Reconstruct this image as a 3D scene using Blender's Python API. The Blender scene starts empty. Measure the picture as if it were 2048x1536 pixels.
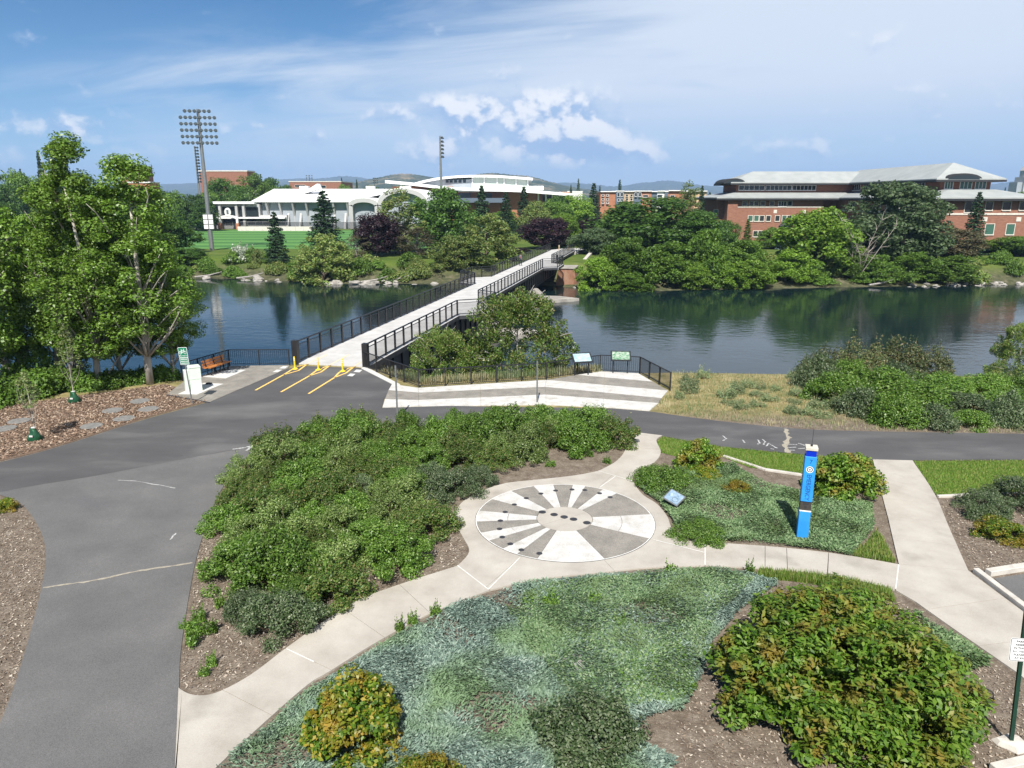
import bpy, bmesh, math, random
import numpy as np
from mathutils import Vector, Matrix
R = math.radians
random.seed(7); RNG = np.random.default_rng(7)
SC = bpy.context.scene
COL = SC.collection

# ------------------------------------------------------------------ camera
F, CX, CY, HC = 1440.0, 1024.0, 768.0, 9.6
PITCH = math.atan((768 - 395) / F)
CP, SP = math.cos(PITCH), math.sin(PITCH)
cam = bpy.data.objects.new('camera', bpy.data.cameras.new('camera'))
COL.objects.link(cam)
cam.data.sensor_fit = 'HORIZONTAL'; cam.data.sensor_width = 36.0
cam.data.lens = 36.0 * F / 2048.0
cam.data.clip_end = 40000; cam.data.clip_start = 0.1
cam.location = (0, 0, HC); cam.rotation_euler = (R(90) - PITCH, 0, 0)
SC.camera = cam
SC.render.resolution_x, SC.render.resolution_y = 1024, 768

# ------------------------------------------------------------------ world, sun, exposure
SUN_EL, SUN_AZ = R(49), R(186)          # azimuth measured clockwise from +Y (behind the camera)
world = bpy.data.worlds.new("World"); SC.world = world; world.use_nodes = True
world.cycles.sampling_method = 'MANUAL'; world.cycles.sample_map_resolution = 256
nt = world.node_tree; nt.nodes.clear()
def wn(t, **kw):
    n = nt.nodes.new(t)
    for k, v in kw.items(): setattr(n, k, v)
    return n
def wl(a, b): nt.links.new(a, b)
def wmath(op, a, b=None, c=None, clamp=False):
    n = wn('ShaderNodeMath', operation=op, use_clamp=clamp)
    for i, q in enumerate((a, b, c)):
        if q is None: continue
        if isinstance(q, (int, float)): n.inputs[i].default_value = q
        else: wl(q, n.inputs[i])
    return n.outputs[0]
def wramp(v, a, b, lo=0.0, hi=1.0):
    n = wn('ShaderNodeMapRange', interpolation_type='SMOOTHSTEP')
    wl(v, n.inputs[0])
    n.inputs[1].default_value = a; n.inputs[2].default_value = b
    n.inputs[3].default_value = lo; n.inputs[4].default_value = hi
    return n.outputs[0]
def wnoise(vec, scale, detail=8, rough=0.55, dist=0.0):
    n = wn('ShaderNodeTexNoise'); wl(vec, n.inputs['Vector'])
    n.inputs['Scale'].default_value = scale; n.inputs['Detail'].default_value = detail
    n.inputs['Roughness'].default_value = rough; n.inputs['Distortion'].default_value = dist
    return n.outputs[0]
def wcomb(x, y, z):
    n = wn('ShaderNodeCombineXYZ')
    for i, q in enumerate((x, y, z)):
        if isinstance(q, (int, float)): n.inputs[i].default_value = q
        else: wl(q, n.inputs[i])
    return n.outputs[0]
def wmix(fac, a, b):
    n = wn('ShaderNodeMix', data_type='RGBA'); n.clamp_factor = True
    if isinstance(fac, (int, float)): n.inputs[0].default_value = fac
    else: wl(fac, n.inputs[0])
    for i, q in ((6, a), (7, b)):
        if isinstance(q, tuple): n.inputs[i].default_value = (*q, 1)
        else: wl(q, n.inputs[i])
    return n.outputs[2]
sky = wn('ShaderNodeTexSky', sky_type='NISHITA')
sky.sun_disc = False; sky.sun_elevation = SUN_EL; sky.sun_rotation = SUN_AZ
sky.altitude = 2500; sky.air_density = 1.0; sky.dust_density = 0.25; sky.ozone_density = 3.0
tc = wn('ShaderNodeTexCoord'); sep = wn('ShaderNodeSeparateXYZ'); wl(tc.outputs['Generated'], sep.inputs[0])
dx, dy, dz = sep.outputs
az = wmath('ARCTAN2', dx, dy)                    # radians, 0 = +Y
el = wmath('ARCSINE', dz)
# high cirrus veil: noise on a flat layer overhead, streaked
inv = wmath('DIVIDE', 1.0, wmath('ADD', wmath('MAXIMUM', dz, 0.0), 0.10))
cu, cv = wmath('MULTIPLY', dx, inv), wmath('MULTIPLY', dy, inv)
cir_v = wcomb(wmath('ADD', wmath('MULTIPLY', cu, 0.42), wmath('MULTIPLY', cv, 0.06)), wmath('ADD', wmath('MULTIPLY', cv, 0.75), wmath('MULTIPLY', cu, 0.22)), 3.1)
cir = wnoise(cir_v, 1.5, 7, 0.60, 0.9)
cir2 = wnoise(cir_v, 0.55, 2, 0.5, 0.3)
# the sheet has a ragged edge: clear sky to the west (left), solid veil to the east
edge = wmath('ADD', wmath('MULTIPLY', az, 0.55), wmath('MULTIPLY', el, -0.9))
veil = wramp(wmath('ADD', edge, wmath('ADD', wmath('MULTIPLY', cir2, 0.75), wmath('MULTIPLY', cir, 0.65))), 0.28, 0.70, 0.0, 0.95)
veil = wmath('MULTIPLY', veil, wramp(el, R(1.5), R(8.5), 0.38, 1.0))
# low cumulus, drawn in azimuth / elevation so that their bases lie flat
ca = wcomb(wmath('MULTIPLY', az, 1.0), wmath('MULTIPLY', el, 1.25), 0.37)
cb = wcomb(wmath('ADD', az, 0.004), wmath('MULTIPLY', wmath('ADD', el, 0.014), 1.25), 0.37)
n1 = wnoise(ca, 17, 6, 0.58); n1b = wnoise(cb, 17, 4, 0.5)
nbig = wnoise(ca, 6.0, 2, 0.5)
dens = wmath('ADD', wmath('MULTIPLY', n1, 0.95), wmath('MULTIPLY', nbig, 0.22))
def bump_at(a0, e0, wa, we, amt):
    qa = wmath('POWER', wmath('DIVIDE', wmath('SUBTRACT', az, a0), wa), 2.0)
    qe = wmath('POWER', wmath('DIVIDE', wmath('SUBTRACT', el, e0), we), 2.0)
    return wmath('MULTIPLY', wmath('EXPONENT', wmath('MULTIPLY', wmath('ADD', qa, qe), -1.0)), amt)
band = wmath('MULTIPLY', wmath('EXPONENT', wmath('MULTIPLY', wmath('POWER', wmath('DIVIDE', wmath('SUBTRACT', el, R(3.2)), R(1.9)), 2.0), -1.0)), 0.10)
dens = wmath('ADD', dens, band)
for b in ((R(2.2), R(6.4), R(3.1), R(1.9), .38), (R(-4.4), R(6.3), R(3.4), R(1.3), .33), (R(4.8), R(4.4), R(5.2), R(2.3), .27), (R(-1.0), R(4.4), R(5.5), R(1.3), .17),
          (R(-9.3), R(5.6), R(1.7), R(.9), .22), (R(-14.5), R(4.2), R(3.6), R(.8), .17), (R(-31), R(4.6), R(4.5), R(1.1), .25), (R(-16), R(7.0), R(.9), R(.35), .16), (R(-32), R(9.6), R(1.3), R(.45), .16), (R(-1.0), R(3.0), R(6.0), R(.9), .10),
          (R(10.5), R(3.2), R(3.0), R(1.0), .08), (R(22.5), R(7.9), R(1.6), R(.45), .15)):
    dens = wmath('ADD', dens, bump_at(*b))
cmask = wramp(dens, 0.67, 0.98)
cmask = wmath('MULTIPLY', cmask, wramp(el, R(0.6), R(3.0)))
shade = wmath('ADD', wmath('MULTIPLY', wmath('SUBTRACT', n1, n1b), 4.2), wmath('MULTIPLY', wmath('SUBTRACT', dens, 0.76), 0.7))
ccol = wmix(wramp(shade, -0.22, 0.40), (0.235, 0.335, 0.50), (0.63, 0.635, 0.645))
# thin whitish haze towards the horizon
hz = wmath('MULTIPLY', wmath('EXPONENT', wmath('MULTIPLY', wmath('DIVIDE', wmath('MAXIMUM', el, 0.0), R(4.5)), -1.0)), 0.72)
STR = 0.058
hsv = wn('ShaderNodeHueSaturation'); wl(sky.outputs[0], hsv.inputs['Color']); hsv.inputs['Saturation'].default_value = 1.28; hsv.inputs['Hue'].default_value = 0.497; hsv.inputs['Value'].default_value = STR
c = wmix(hz, hsv.outputs[0], (0.25, 0.385, 0.58))
c = wmix(veil, c, (0.455, 0.505, 0.575))
c = wmix(wmath('MULTIPLY', cmask, 0.90), c, ccol)
bg = wn('ShaderNodeBackground'); wl(c, bg.inputs[0]); bg.inputs[1].default_value = 1.0
out = wn('ShaderNodeOutputWorld'); wl(bg.outputs[0], out.inputs[0])

sun = bpy.data.objects.new('sun', bpy.data.lights.new('sun', 'SUN')); COL.objects.link(sun)
sun.data.energy = 4.8; sun.data.angle = R(0.53); sun.data.color = (1.0, 0.955, 0.88)
sd = Vector((math.sin(SUN_AZ) * math.cos(SUN_EL), math.cos(SUN_AZ) * math.cos(SUN_EL), math.sin(SUN_EL)))
sun.rotation_euler = sd.to_track_quat('Z', 'Y').to_euler(); sun.location = (0, -20, 60)
vs = SC.view_settings
vs.view_transform = 'Standard'; vs.look = 'None'; vs.exposure = 0.78; vs.gamma = 1.0; vs.use_curve_mapping = False
SC.render.engine = 'CYCLES'
SC.cycles.max_bounces = 5; SC.cycles.diffuse_bounces = 3; SC.cycles.glossy_bounces = 3; SC.cycles.transparent_max_bounces = 12; SC.cycles.caustics_reflective = False; SC.cycles.caustics_refractive = False

# ------------------------------------------------------------------ survey helpers (survey sheet points -> metres on the site)
def P(px, py, z=0.0):
    v = (py - CY) / F; t = (HC - z) / (SP + v * CP)
    return ((px - CX) / F * t, (CP - v * SP) * t)
def Zp(px, py, Y):
    v = (py - CY) / F; t = Y / (CP - v * SP)
    return ((px - CX) / F * t, HC - (SP + v * CP) * t)
def PP(pts, z=0.0): return [P(a, b, z) for a, b in pts]
def interp(x, tab):
    if x <= tab[0][0]: return tab[0][1]
    for (a, b), (c_, d) in zip(tab, tab[1:]):
        if x <= c_: return b + (d - b) * (x - a) / (c_ - a)
    return tab[-1][1]
def sstep(t):
    t = max(0.0, min(1.0, t)); return t * t * (3 - 2 * t)
WATER = -3.5
EDGE = [(-200, 31), (-60, 33), (-26, 34), (-19, 37.2), (-15.3, 38.6), (-13.2, 41.8), (-8.3, 41.2), (-6.6, 38.6), (-4.6, 37.0), (3.0, 39.2), (5, 39.9), (7.4, 39.2), (9, 39.4), (20, 38.6), (60, 38), (300, 38)]
SHORE = [(-300, 128), (-90, 122), (-50, 121), (-25, 112.5), (-11, 113.5), (2, 112), (9, 108), (20, 104), (47, 108), (80, 112), (200, 118), (500, 125)]
def ground_z(x, y):
    if y < 75:
        e = interp(x, EDGE)
        return -4.8 * sstep((y - e) / 9.0)
    s = interp(x, SHORE)
    t = (y - s)
    if t < 0: return max(-4.8, -3.5 + t * 0.45)
    return -3.5 + 2.9 * sstep(t / 10.0) if t < 10 else -0.6

# ------------------------------------------------------------------ object helpers
def tag(o, label=None, cat=None, group=None, kind=None):
    if label: o['label'] = label
    if cat: o['category'] = cat
    if group: o['group'] = group
    if kind: o['kind'] = kind
    return o
def empty(name, loc=(0, 0, 0), rz=0.0, scale=(1, 1, 1), parent=None):
    o = bpy.data.objects.new(name, None); COL.objects.link(o)
    o.location = loc; o.rotation_euler = (0, 0, rz); o.scale = scale
    o.empty_display_size = 0.2
    if parent: o.parent = parent
    return o
def put(name, me, parent=None, loc=(0, 0, 0), rot=(0, 0, 0), scale=(1, 1, 1)):
    o = bpy.data.objects.new(name, me); COL.objects.link(o)
    o.location = loc; o.rotation_euler = rot; o.scale = scale
    if parent: o.parent = parent
    return o
def thing(name, loc, label, cat, group=None, rz=0.0, scale=(1, 1, 1)):
    return tag(empty(name, loc, rz, scale), label, cat, group)
def mesh_np(name, V, Fq, mats):
    """V (n,3), Fq (m,4) int quads"""
    me = bpy.data.meshes.new(name)
    n, m = len(V), len(Fq)
    me.vertices.add(n); me.vertices.foreach_set('co', np.asarray(V, np.float32).ravel())
    me.loops.add(m * Fq.shape[1]); me.loops.foreach_set('vertex_index', np.asarray(Fq, np.int32).ravel())
    me.polygons.add(m); me.polygons.foreach_set('loop_start', np.arange(0, m * Fq.shape[1], Fq.shape[1], dtype=np.int32))
    me.update(calc_edges=True); me.validate()
    for q in (mats if isinstance(mats, (list, tuple)) else [mats]): me.materials.append(q)
    return me
class MB:
    def __init__(s): s.v = []; s.f = []; s.m = []
    def add(s, vs_, fs, mi=0):
        b = len(s.v); s.v += [tuple(q) for q in vs_]
        s.f += [tuple(b + i for i in f) for f in fs]; s.m += [mi] * len(fs); return s
    def box(s, x0, x1, y0, y1, z0, z1, mi=0, M=None):
        vs_ = [Vector((x, y, z)) for z in (z0, z1) for y in (y0, y1) for x in (x0, x1)]
        if M is not None: vs_ = [M @ q for q in vs_]
        return s.add(vs_, [(0, 2, 3, 1), (4, 5, 7, 6), (0, 1, 5, 4), (2, 6, 7, 3), (0, 4, 6, 2), (1, 3, 7, 5)], mi)
    def bar(s, a, b, w, h=None, mi=0, up=(0, 0, 1)):
        a, b = Vector(a), Vector(b); h = h or w; d = (b - a).normalized(); u = Vector(up)
        if abs(d.dot(u)) > 0.99: u = Vector((0, 1, 0))
        sd_ = d.cross(u).normalized(); u = sd_.cross(d)
        vs_ = [p + sd_ * (i * w / 2) + u * (j * h / 2) for p in (a, b) for i, j in ((-1, -1), (1, -1), (1, 1), (-1, 1))]
        return s.add(vs_, [(0, 1, 2, 3), (7, 6, 5, 4), (0, 4, 5, 1), (1, 5, 6, 2), (2, 6, 7, 3), (3, 7, 4, 0)], mi)
    def tube(s, pts, rad, n=8, mi=0, cap=True):
        pts = [Vector(p) for p in pts]; rad = rad if isinstance(rad, (list, tuple)) else [rad] * len(pts)
        b0 = len(s.v); prev = None
        for i, p in enumerate(pts):
            d = (pts[min(i + 1, len(pts) - 1)] - pts[max(i - 1, 0)]).normalized()
            u = Vector((1, 0, 0)) if abs(d.x) < .9 else Vector((0, 1, 0))
            if prev is not None: u = prev
            a = (u - d * u.dot(d)).normalized(); prev = a; b = d.cross(a)
            s.v += [tuple(p + (a * math.cos(2 * math.pi * k / n) + b * math.sin(2 * math.pi * k / n)) * rad[i]) for k in range(n)]
        for i in range(len(pts) - 1):
            for k in range(n):
                s.f.append((b0 + i * n + k, b0 + i * n + (k + 1) % n, b0 + (i + 1) * n + (k + 1) % n, b0 + (i + 1) * n + k)); s.m.append(mi)
        if cap:
            s.f.append(tuple(b0 + k for k in reversed(range(n)))); s.m.append(mi)
            e = b0 + (len(pts) - 1) * n; s.f.append(tuple(e + k for k in range(n))); s.m.append(mi)
        return s
    def lathe(s, c, prof, n=16, mi=0):
        b0 = len(s.v)
        for r, z in prof:
            s.v += [(c[0] + r * math.cos(2 * math.pi * k / n), c[1] + r * math.sin(2 * math.pi * k / n), c[2] + z) for k in range(n)]
        for i in range(len(prof) - 1):
            for k in range(n):
                s.f.append((b0 + i * n + k, b0 + i * n + (k + 1) % n, b0 + (i + 1) * n + (k + 1) % n, b0 + (i + 1) * n + k)); s.m.append(mi)
        s.f.append(tuple(b0 + k for k in reversed(range(n)))); s.m.append(mi)
        e = b0 + (len(prof) - 1) * n; s.f.append(tuple(e + k for k in range(n))); s.m.append(mi)
        return s
    def prism(s, pts, a, b, axis='z', mi=0):
        """polygon pts (2D) extruded a..b along axis; 'y' takes pts as (x,z), 'x' takes (y,z)"""
        def q(p, h):
            return (p[0], p[1], h) if axis == 'z' else ((p[0], h, p[1]) if axis == 'y' else (h, p[0], p[1]))
        n = len(pts); vs_ = [q(p, a) for p in pts] + [q(p, b) for p in pts]
        fs = [tuple(reversed(range(n))), tuple(range(n, 2 * n))] + [(i, (i + 1) % n, n + (i + 1) % n, n + i) for i in range(n)]
        return s.add(vs_, fs, mi)
    def mesh(s, name, mats, smooth=False, bevel=0.0):
        me = bpy.data.meshes.new(name); me.from_pydata(s.v, [], s.f)
        for q in (mats if isinstance(mats, (list, tuple)) else [mats]): me.materials.append(q)
        me.polygons.foreach_set('material_index', s.m)
        bm = bmesh.new(); bm.from_mesh(me)
        big = [f for f in bm.faces if len(f.verts) > 4]
        bmesh.ops.recalc_face_normals(bm, faces=bm.faces[:])
        if big: bmesh.ops.triangulate(bm, faces=big)
        if bevel:
            bmesh.ops.bevel(bm, geom=[e for e in bm.edges if e.is_manifold and e.calc_face_angle(0) > .6], offset=bevel, segments=1, affect='EDGES')
        bm.to_mesh(me); bm.free()
        if smooth: me.polygons.foreach_set('use_smooth', [True] * len(me.polygons))
        me.update(); return me
    def build(s, name, mats, parent=None, local=False, **k):
        o = put(name, s.mesh(name, mats, **k), parent)
        if parent and not local: o.location = -Vector(parent.location)
        return o
def rotz(c, a): return Matrix.Translation(Vector(c)) @ Matrix.Rotation(a, 4, 'Z')
def crom(pts, n=5):
    """smooth open polyline"""
    o = []
    for i in range(len(pts) - 1):
        p0, p1, p2, p3 = pts[max(i - 1, 0)], pts[i], pts[i + 1], pts[min(i + 2, len(pts) - 1)]
        for k in range(n):
            t = k / n
            o.append(tuple(0.5 * (2 * p1[j] + (p2[j] - p0[j]) * t + (2 * p0[j] - 5 * p1[j] + 4 * p2[j] - p3[j]) * t * t + (3 * p1[j] - p0[j] - 3 * p2[j] + p3[j]) * t ** 3) for j in (0, 1)))
    o.append(tuple(pts[-1])); return o
def area2(p): return sum(a[0] * b[1] - b[0] * a[1] for a, b in zip(p, p[1:] + p[:1])) / 2
def clip(poly, a, b, side):
    o = []; n = len(poly)
    def d(p): return ((b[0] - a[0]) * (p[1] - a[1]) - (b[1] - a[1]) * (p[0] - a[0])) * side
    for i in range(n):
        p, q = poly[i], poly[(i + 1) % n]; dp, dq = d(p), d(q)
        if dp >= 0: o.append(p)
        if dp * dq < 0:
            t = dp / (dp - dq); o.append((p[0] + (q[0] - p[0]) * t, p[1] + (q[1] - p[1]) * t))
    return o
def shrink(poly, g):
    if area2(poly) < 0: poly = poly[::-1]
    q = [poly[0]]
    for p in poly[1:]:
        if math.dist(p, q[-1]) > 0.02: q.append(p)
    if math.dist(q[0], q[-1]) < 0.02: q.pop()
    n = len(q); o = []
    for i in range(n):
        a, b, c_ = q[i - 1], q[i], q[(i + 1) % n]
        e1 = Vector((b[0] - a[0], b[1] - a[1])).normalized(); e2 = Vector((c_[0] - b[0], c_[1] - b[1])).normalized()
        m = (Vector((-e1.y, e1.x)) + Vector((-e2.y, e2.x)))
        m = m.normalized() if m.length > 1e-4 else Vector((-e1.y, e1.x))
        o.append((b[0] + m.x * g, b[1] + m.y * g))
    return o
def sheet(name, poly, z, mat, parent=None, thick=0.0, kind='structure'):
    mb = MB()
    if thick: mb.prism(poly, z - thick, z)
    else: mb.add([(x, y, z) for x, y in poly], [tuple(range(len(poly)))])
    me = mb.mesh(name, mat)
    if not thick:
        bm = bmesh.new(); bm.from_mesh(me)
        if sum(f.normal.z for f in bm.faces) < 0: bmesh.ops.reverse_faces(bm, faces=bm.faces[:])
        bm.to_mesh(me); bm.free()
    o = put(name, me, parent)
    if parent is None: o['kind'] = kind
    else: o.location = -Vector(parent.location)
    return o
def inpoly(x, y, poly):
    r = False; j = len(poly) - 1
    for i in range(len(poly)):
        xi, yi = poly[i]; xj, yj = poly[j]
        if (yi > y) != (yj > y) and x < (xj - xi) * (y - yi) / (yj - yi) + xi: r = not r
        j = i
    return r
def inpoly_np(X, Y, poly):
    r = np.zeros(len(X), bool); j = len(poly) - 1
    for i in range(len(poly)):
        xi, yi = poly[i]; xj, yj = poly[j]
        if yi != yj: r ^= ((yi > Y) != (yj > Y)) & (X < (xj - xi) * (Y - yi) / (yj - yi) + xi)
        j = i
    return r
def scatter(poly, n):
    xs = [p[0] for p in poly]; ys = [p[1] for p in poly]; X = np.empty(0); Y = np.empty(0)
    while len(X) < n:
        a = RNG.uniform(min(xs), max(xs), n * 2); b = RNG.uniform(min(ys), max(ys), n * 2)
        k = inpoly_np(a, b, poly); X = np.r_[X, a[k]]; Y = np.r_[Y, b[k]]
    return X[:n], Y[:n]

# ------------------------------------------------------------------ materials
def newmat(name):
    m = bpy.data.materials.new(name); m.use_nodes = True
    return m, m.node_tree.nodes, m.node_tree.links, m.node_tree.nodes['Principled BSDF']
def ramp(nodes, stops, interp_='LINEAR'):
    r = nodes.new('ShaderNodeValToRGB'); r.color_ramp.interpolation = interp_
    e = r.color_ramp.elements
    while len(e) < len(stops): e.new(0.5)
    for q, (p, c_) in zip(e, stops): q.position = p; q.color = (*c_, 1)
    return r
def mat(name, stops, scale=3.0, rough=0.8, bump=0.0, bscale=60.0, spec=0.3, metal=0.0, detail=6, stretch=(1, 1, 1), fine=0.0, fscale=120.0, coords='pos', patch=None):
    """colour from noise over stops; fine = grain contrast; bump relief"""
    m, N, L, b = newmat(name)
    if isinstance(stops[0], (int, float)): stops = [(0.35, tuple(x * .86 for x in stops)), (0.65, tuple(min(1, x * 1.1) for x in stops))]
    if coords == 'pos': g = N.new('ShaderNodeNewGeometry'); vec = g.outputs['Position']
    else: g = N.new('ShaderNodeTexCoord'); vec = g.outputs['Object']
    mp = N.new('ShaderNodeMapping'); L.new(vec, mp.inputs[0]); mp.inputs['Scale'].default_value = stretch
    no = N.new('ShaderNodeTexNoise'); L.new(mp.outputs[0], no.inputs[0]); no.inputs['Scale'].default_value = scale; no.inputs['Detail'].default_value = detail; no.inputs['Roughness'].default_value = .6
    r = ramp(N, stops); L.new(no.outputs[0], r.inputs[0]); c_ = r.outputs[0]
    if patch:   # (scale, lo, hi, colour) extra stains
        pn = N.new('ShaderNodeTexNoise'); L.new(mp.outputs[0], pn.inputs[0]); pn.inputs['Scale'].default_value = patch[0]; pn.inputs['Detail'].default_value = 5
        mr = N.new('ShaderNodeMapRange'); L.new(pn.outputs[0], mr.inputs[0]); mr.inputs[1].default_value = patch[1]; mr.inputs[2].default_value = patch[2]
        mx = N.new('ShaderNodeMix'); mx.data_type = 'RGBA'; L.new(mr.outputs[0], mx.inputs[0]); L.new(c_, mx.inputs[6]); mx.inputs[7].default_value = (*patch[3], 1); c_ = mx.outputs[2]
    if fine:
        n2 = N.new('ShaderNodeTexNoise'); L.new(vec, n2.inputs[0]); n2.inputs['Scale'].default_value = fscale; n2.inputs['Detail'].default_value = 3; n2.inputs['Roughness'].default_value = .7
        mr = N.new('ShaderNodeMapRange'); L.new(n2.outputs[0], mr.inputs[0]); mr.inputs[1].default_value = .3; mr.inputs[2].default_value = .7; mr.inputs[3].default_value = 1 - fine; mr.inputs[4].default_value = 1 + fine
        mx = N.new('ShaderNodeMix'); mx.data_type = 'RGBA'; mx.blend_type = 'MULTIPLY'; mx.inputs[0].default_value = 1
        L.new(c_, mx.inputs[6]); L.new(mr.outputs[0], mx.inputs[7]); c_ = mx.outputs[2]
    L.new(c_, b.inputs['Base Color'])
    b.inputs['Roughness'].default_value = rough; b.inputs['Specular IOR Level'].default_value = spec; b.inputs['Metallic'].default_value = metal
    if bump:
        n3 = N.new('ShaderNodeTexNoise'); L.new(vec, n3.inputs[0]); n3.inputs['Scale'].default_value = bscale; n3.inputs['Detail'].default_value = 5
        bp = N.new('ShaderNodeBump'); L.new(n3.outputs[0], bp.inputs['Height']); bp.inputs['Strength'].default_value = bump; bp.inputs['Distance'].default_value = 0.03
        L.new(bp.outputs[0], b.inputs['Normal'])
    return m
def leafmat(name, cols, trans=0.32, rough=0.5, var=0.25, patchy=None, gain=1.22):
    """leaf colours picked per leaf, shifted a little per plant"""
    m, N, L, b = newmat(name)
    g = N.new('ShaderNodeNewGeometry'); oi = N.new('ShaderNodeObjectInfo')
    cols = [tuple(min(.6, q * gain) for q in c0) for c0 in cols]; n = len(cols); r = ramp(N, [(i / max(1, n - 1), c_) for i, c_ in enumerate(cols)])
    L.new(g.outputs['Random Per Island'], r.inputs[0]); c_ = r.outputs[0]
    if patchy:
        pn = N.new('ShaderNodeTexNoise'); L.new(g.outputs['Position'], pn.inputs[0]); pn.inputs['Scale'].default_value = patchy[0]; pn.inputs['Detail'].default_value = 4
        mr = N.new('ShaderNodeMapRange'); L.new(pn.outputs[0], mr.inputs[0]); mr.inputs[1].default_value = patchy[1]; mr.inputs[2].default_value = patchy[2]
        mx = N.new('ShaderNodeMix'); mx.data_type = 'RGBA'; L.new(mr.outputs[0], mx.inputs[0]); L.new(c_, mx.inputs[6])
        mx2 = N.new('ShaderNodeMix'); mx2.data_type = 'RGBA'; mx2.inputs[0].default_value = .75; L.new(c_, mx2.inputs[6]); mx2.inputs[7].default_value = (*patchy[3], 1)
        L.new(mx2.outputs[2], mx.inputs[7]); c_ = mx.outputs[2]
    mr = N.new('ShaderNodeMapRange'); L.new(oi.outputs['Random'], mr.inputs[0]); mr.inputs[3].default_value = 1 - var; mr.inputs[4].default_value = 1 + var
    mx = N.new('ShaderNodeMix'); mx.data_type = 'RGBA'; mx.blend_type = 'MULTIPLY'; mx.inputs[0].default_value = 1
    L.new(c_, mx.inputs[6]); L.new(mr.outputs[0], mx.inputs[7]); c_ = mx.outputs[2]
    L.new(c_, b.inputs['Base Color']); b.inputs['Roughness'].default_value = rough; b.inputs['Specular IOR Level'].default_value = .35
    t = N.new('ShaderNodeBsdfTranslucent'); hs = N.new('ShaderNodeHueSaturation'); hs.inputs['Value'].default_value = 1.5; hs.inputs['Hue'].default_value = .485
    L.new(c_, hs.inputs['Color']); L.new(hs.outputs[0], t.inputs[0])
    mxs = N.new('ShaderNodeMixShader'); mxs.inputs[0].default_value = trans
    L.new(b.outputs[0], mxs.inputs[1]); L.new(t.outputs[0], mxs.inputs[2]); L.new(mxs.outputs[0], N['Material Output'].inputs[0])
    return m
def plain(name, c_, rough=.6, metal=0.0, spec=.4, emis=None):
    m, N, L, b = newmat(name)
    g = N.new('ShaderNodeTexCoord'); no = N.new('ShaderNodeTexNoise'); L.new(g.outputs['Object'], no.inputs[0]); no.inputs['Scale'].default_value = 6; no.inputs['Detail'].default_value = 5
    r = ramp(N, [(.3, tuple(x * .85 for x in c_)), (.7, tuple(min(1, x * 1.08) for x in c_))]); L.new(no.outputs[0], r.inputs[0]); L.new(r.outputs[0], b.inputs['Base Color'])
    b.inputs['Roughness'].default_value = rough; b.inputs['Metallic'].default_value = metal; b.inputs['Specular IOR Level'].default_value = spec
    return m

# ================================================================== SETTING
m_asph = mat('asphalt_new', [(.3, (.068, .066, .068)), (.55, (.085, .083, .084)), (.8, (.125, .122, .12))], scale=.5, rough=.85, fine=.28, fscale=90, bump=.25, bscale=150, patch=(.22, .55, .75, (.15, .145, .14)), stretch=(.6, 1.4, 1))
m_asph_old = mat('asphalt_old', [(.3, (.106, .104, .103)), (.6, (.134, .131, .128)), (.85, (.172, .167, .16))], scale=.55, rough=.88, fine=.42, fscale=70, bump=.3, bscale=140, patch=(.3, .57, .72, (.10, .10, .105)))
m_conc = mat('walk_concrete', [(.25, (.31, .28, .24)), (.5, (.39, .358, .312)), (.8, (.46, .43, .38))], scale=.9, rough=.85, fine=.1, fscale=40, bump=.1, bscale=120, patch=(.7, .6, .78, (.27, .245, .21)))
m_agg_w = mat('white_aggregate', [(.3, (.42, .405, .375)), (.6, (.54, .525, .50))], scale=2.0, rough=.9, fine=.22, fscale=45, bump=.3, bscale=90, patch=(1.3, .6, .72, (.36, .34, .30)))
m_agg_g = mat('grey_aggregate', [(.3, (.175, .162, .143)), (.65, (.265, .245, .215))], scale=1.5, rough=.9, fine=.38, fscale=45, bump=.4, bscale=90)
m_joint = mat('joint_filler', (.62, .61, .58), rough=.85)
m_slab = mat('pale_slab', [(.3, (.48, .47, .445)), (.7, (.58, .57, .545))], scale=3, rough=.85, fine=.06)
m_disc = mat('bronze_medallion', (.055, .055, .06), rough=.55, metal=.3, coords='obj')
m_yellow = mat('yellow_paint', [(.35, (.78, .47, .10)), (.62, (.83, .55, .17)), (.8, (.5, .36, .17))], scale=8, rough=.7, fine=.1)
m_yellow_f = mat('worn_yellow_paint', [(.40, (.62, .52, .40)), (.62, (.80, .56, .28))], scale=9, rough=.8)
m_chalk = mat('chalk_paint', [(.35, (.22, .22, .22)), (.6, (.50, .50, .49))], scale=14, rough=.9)
m_crack = mat('crack_sand', [(.35, (.25, .22, .17)), (.65, (.36, .33, .27))], scale=12, rough=.95)
m_kerb = mat('kerb_concrete', [(.3, (.40, .37, .33)), (.7, (.56, .53, .48))], scale=3, rough=.9, fine=.15, bump=.2)
m_mulch = mat('wood_mulch', [(.3, (.085, .055, .04)), (.5, (.15, .10, .068)), (.72, (.25, .18, .13))], scale=22, rough=.95, bump=.8, bscale=60, fine=.3, fscale=70)
m_lawn = mat('lawn', [(.3, (.06, .125, .012)), (.5, (.10, .19, .020)), (.75, (.16, .23, .035))], scale=1.6, rough=.9, fine=.35, fscale=45, bump=.6, bscale=80)
m_field = None

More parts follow.
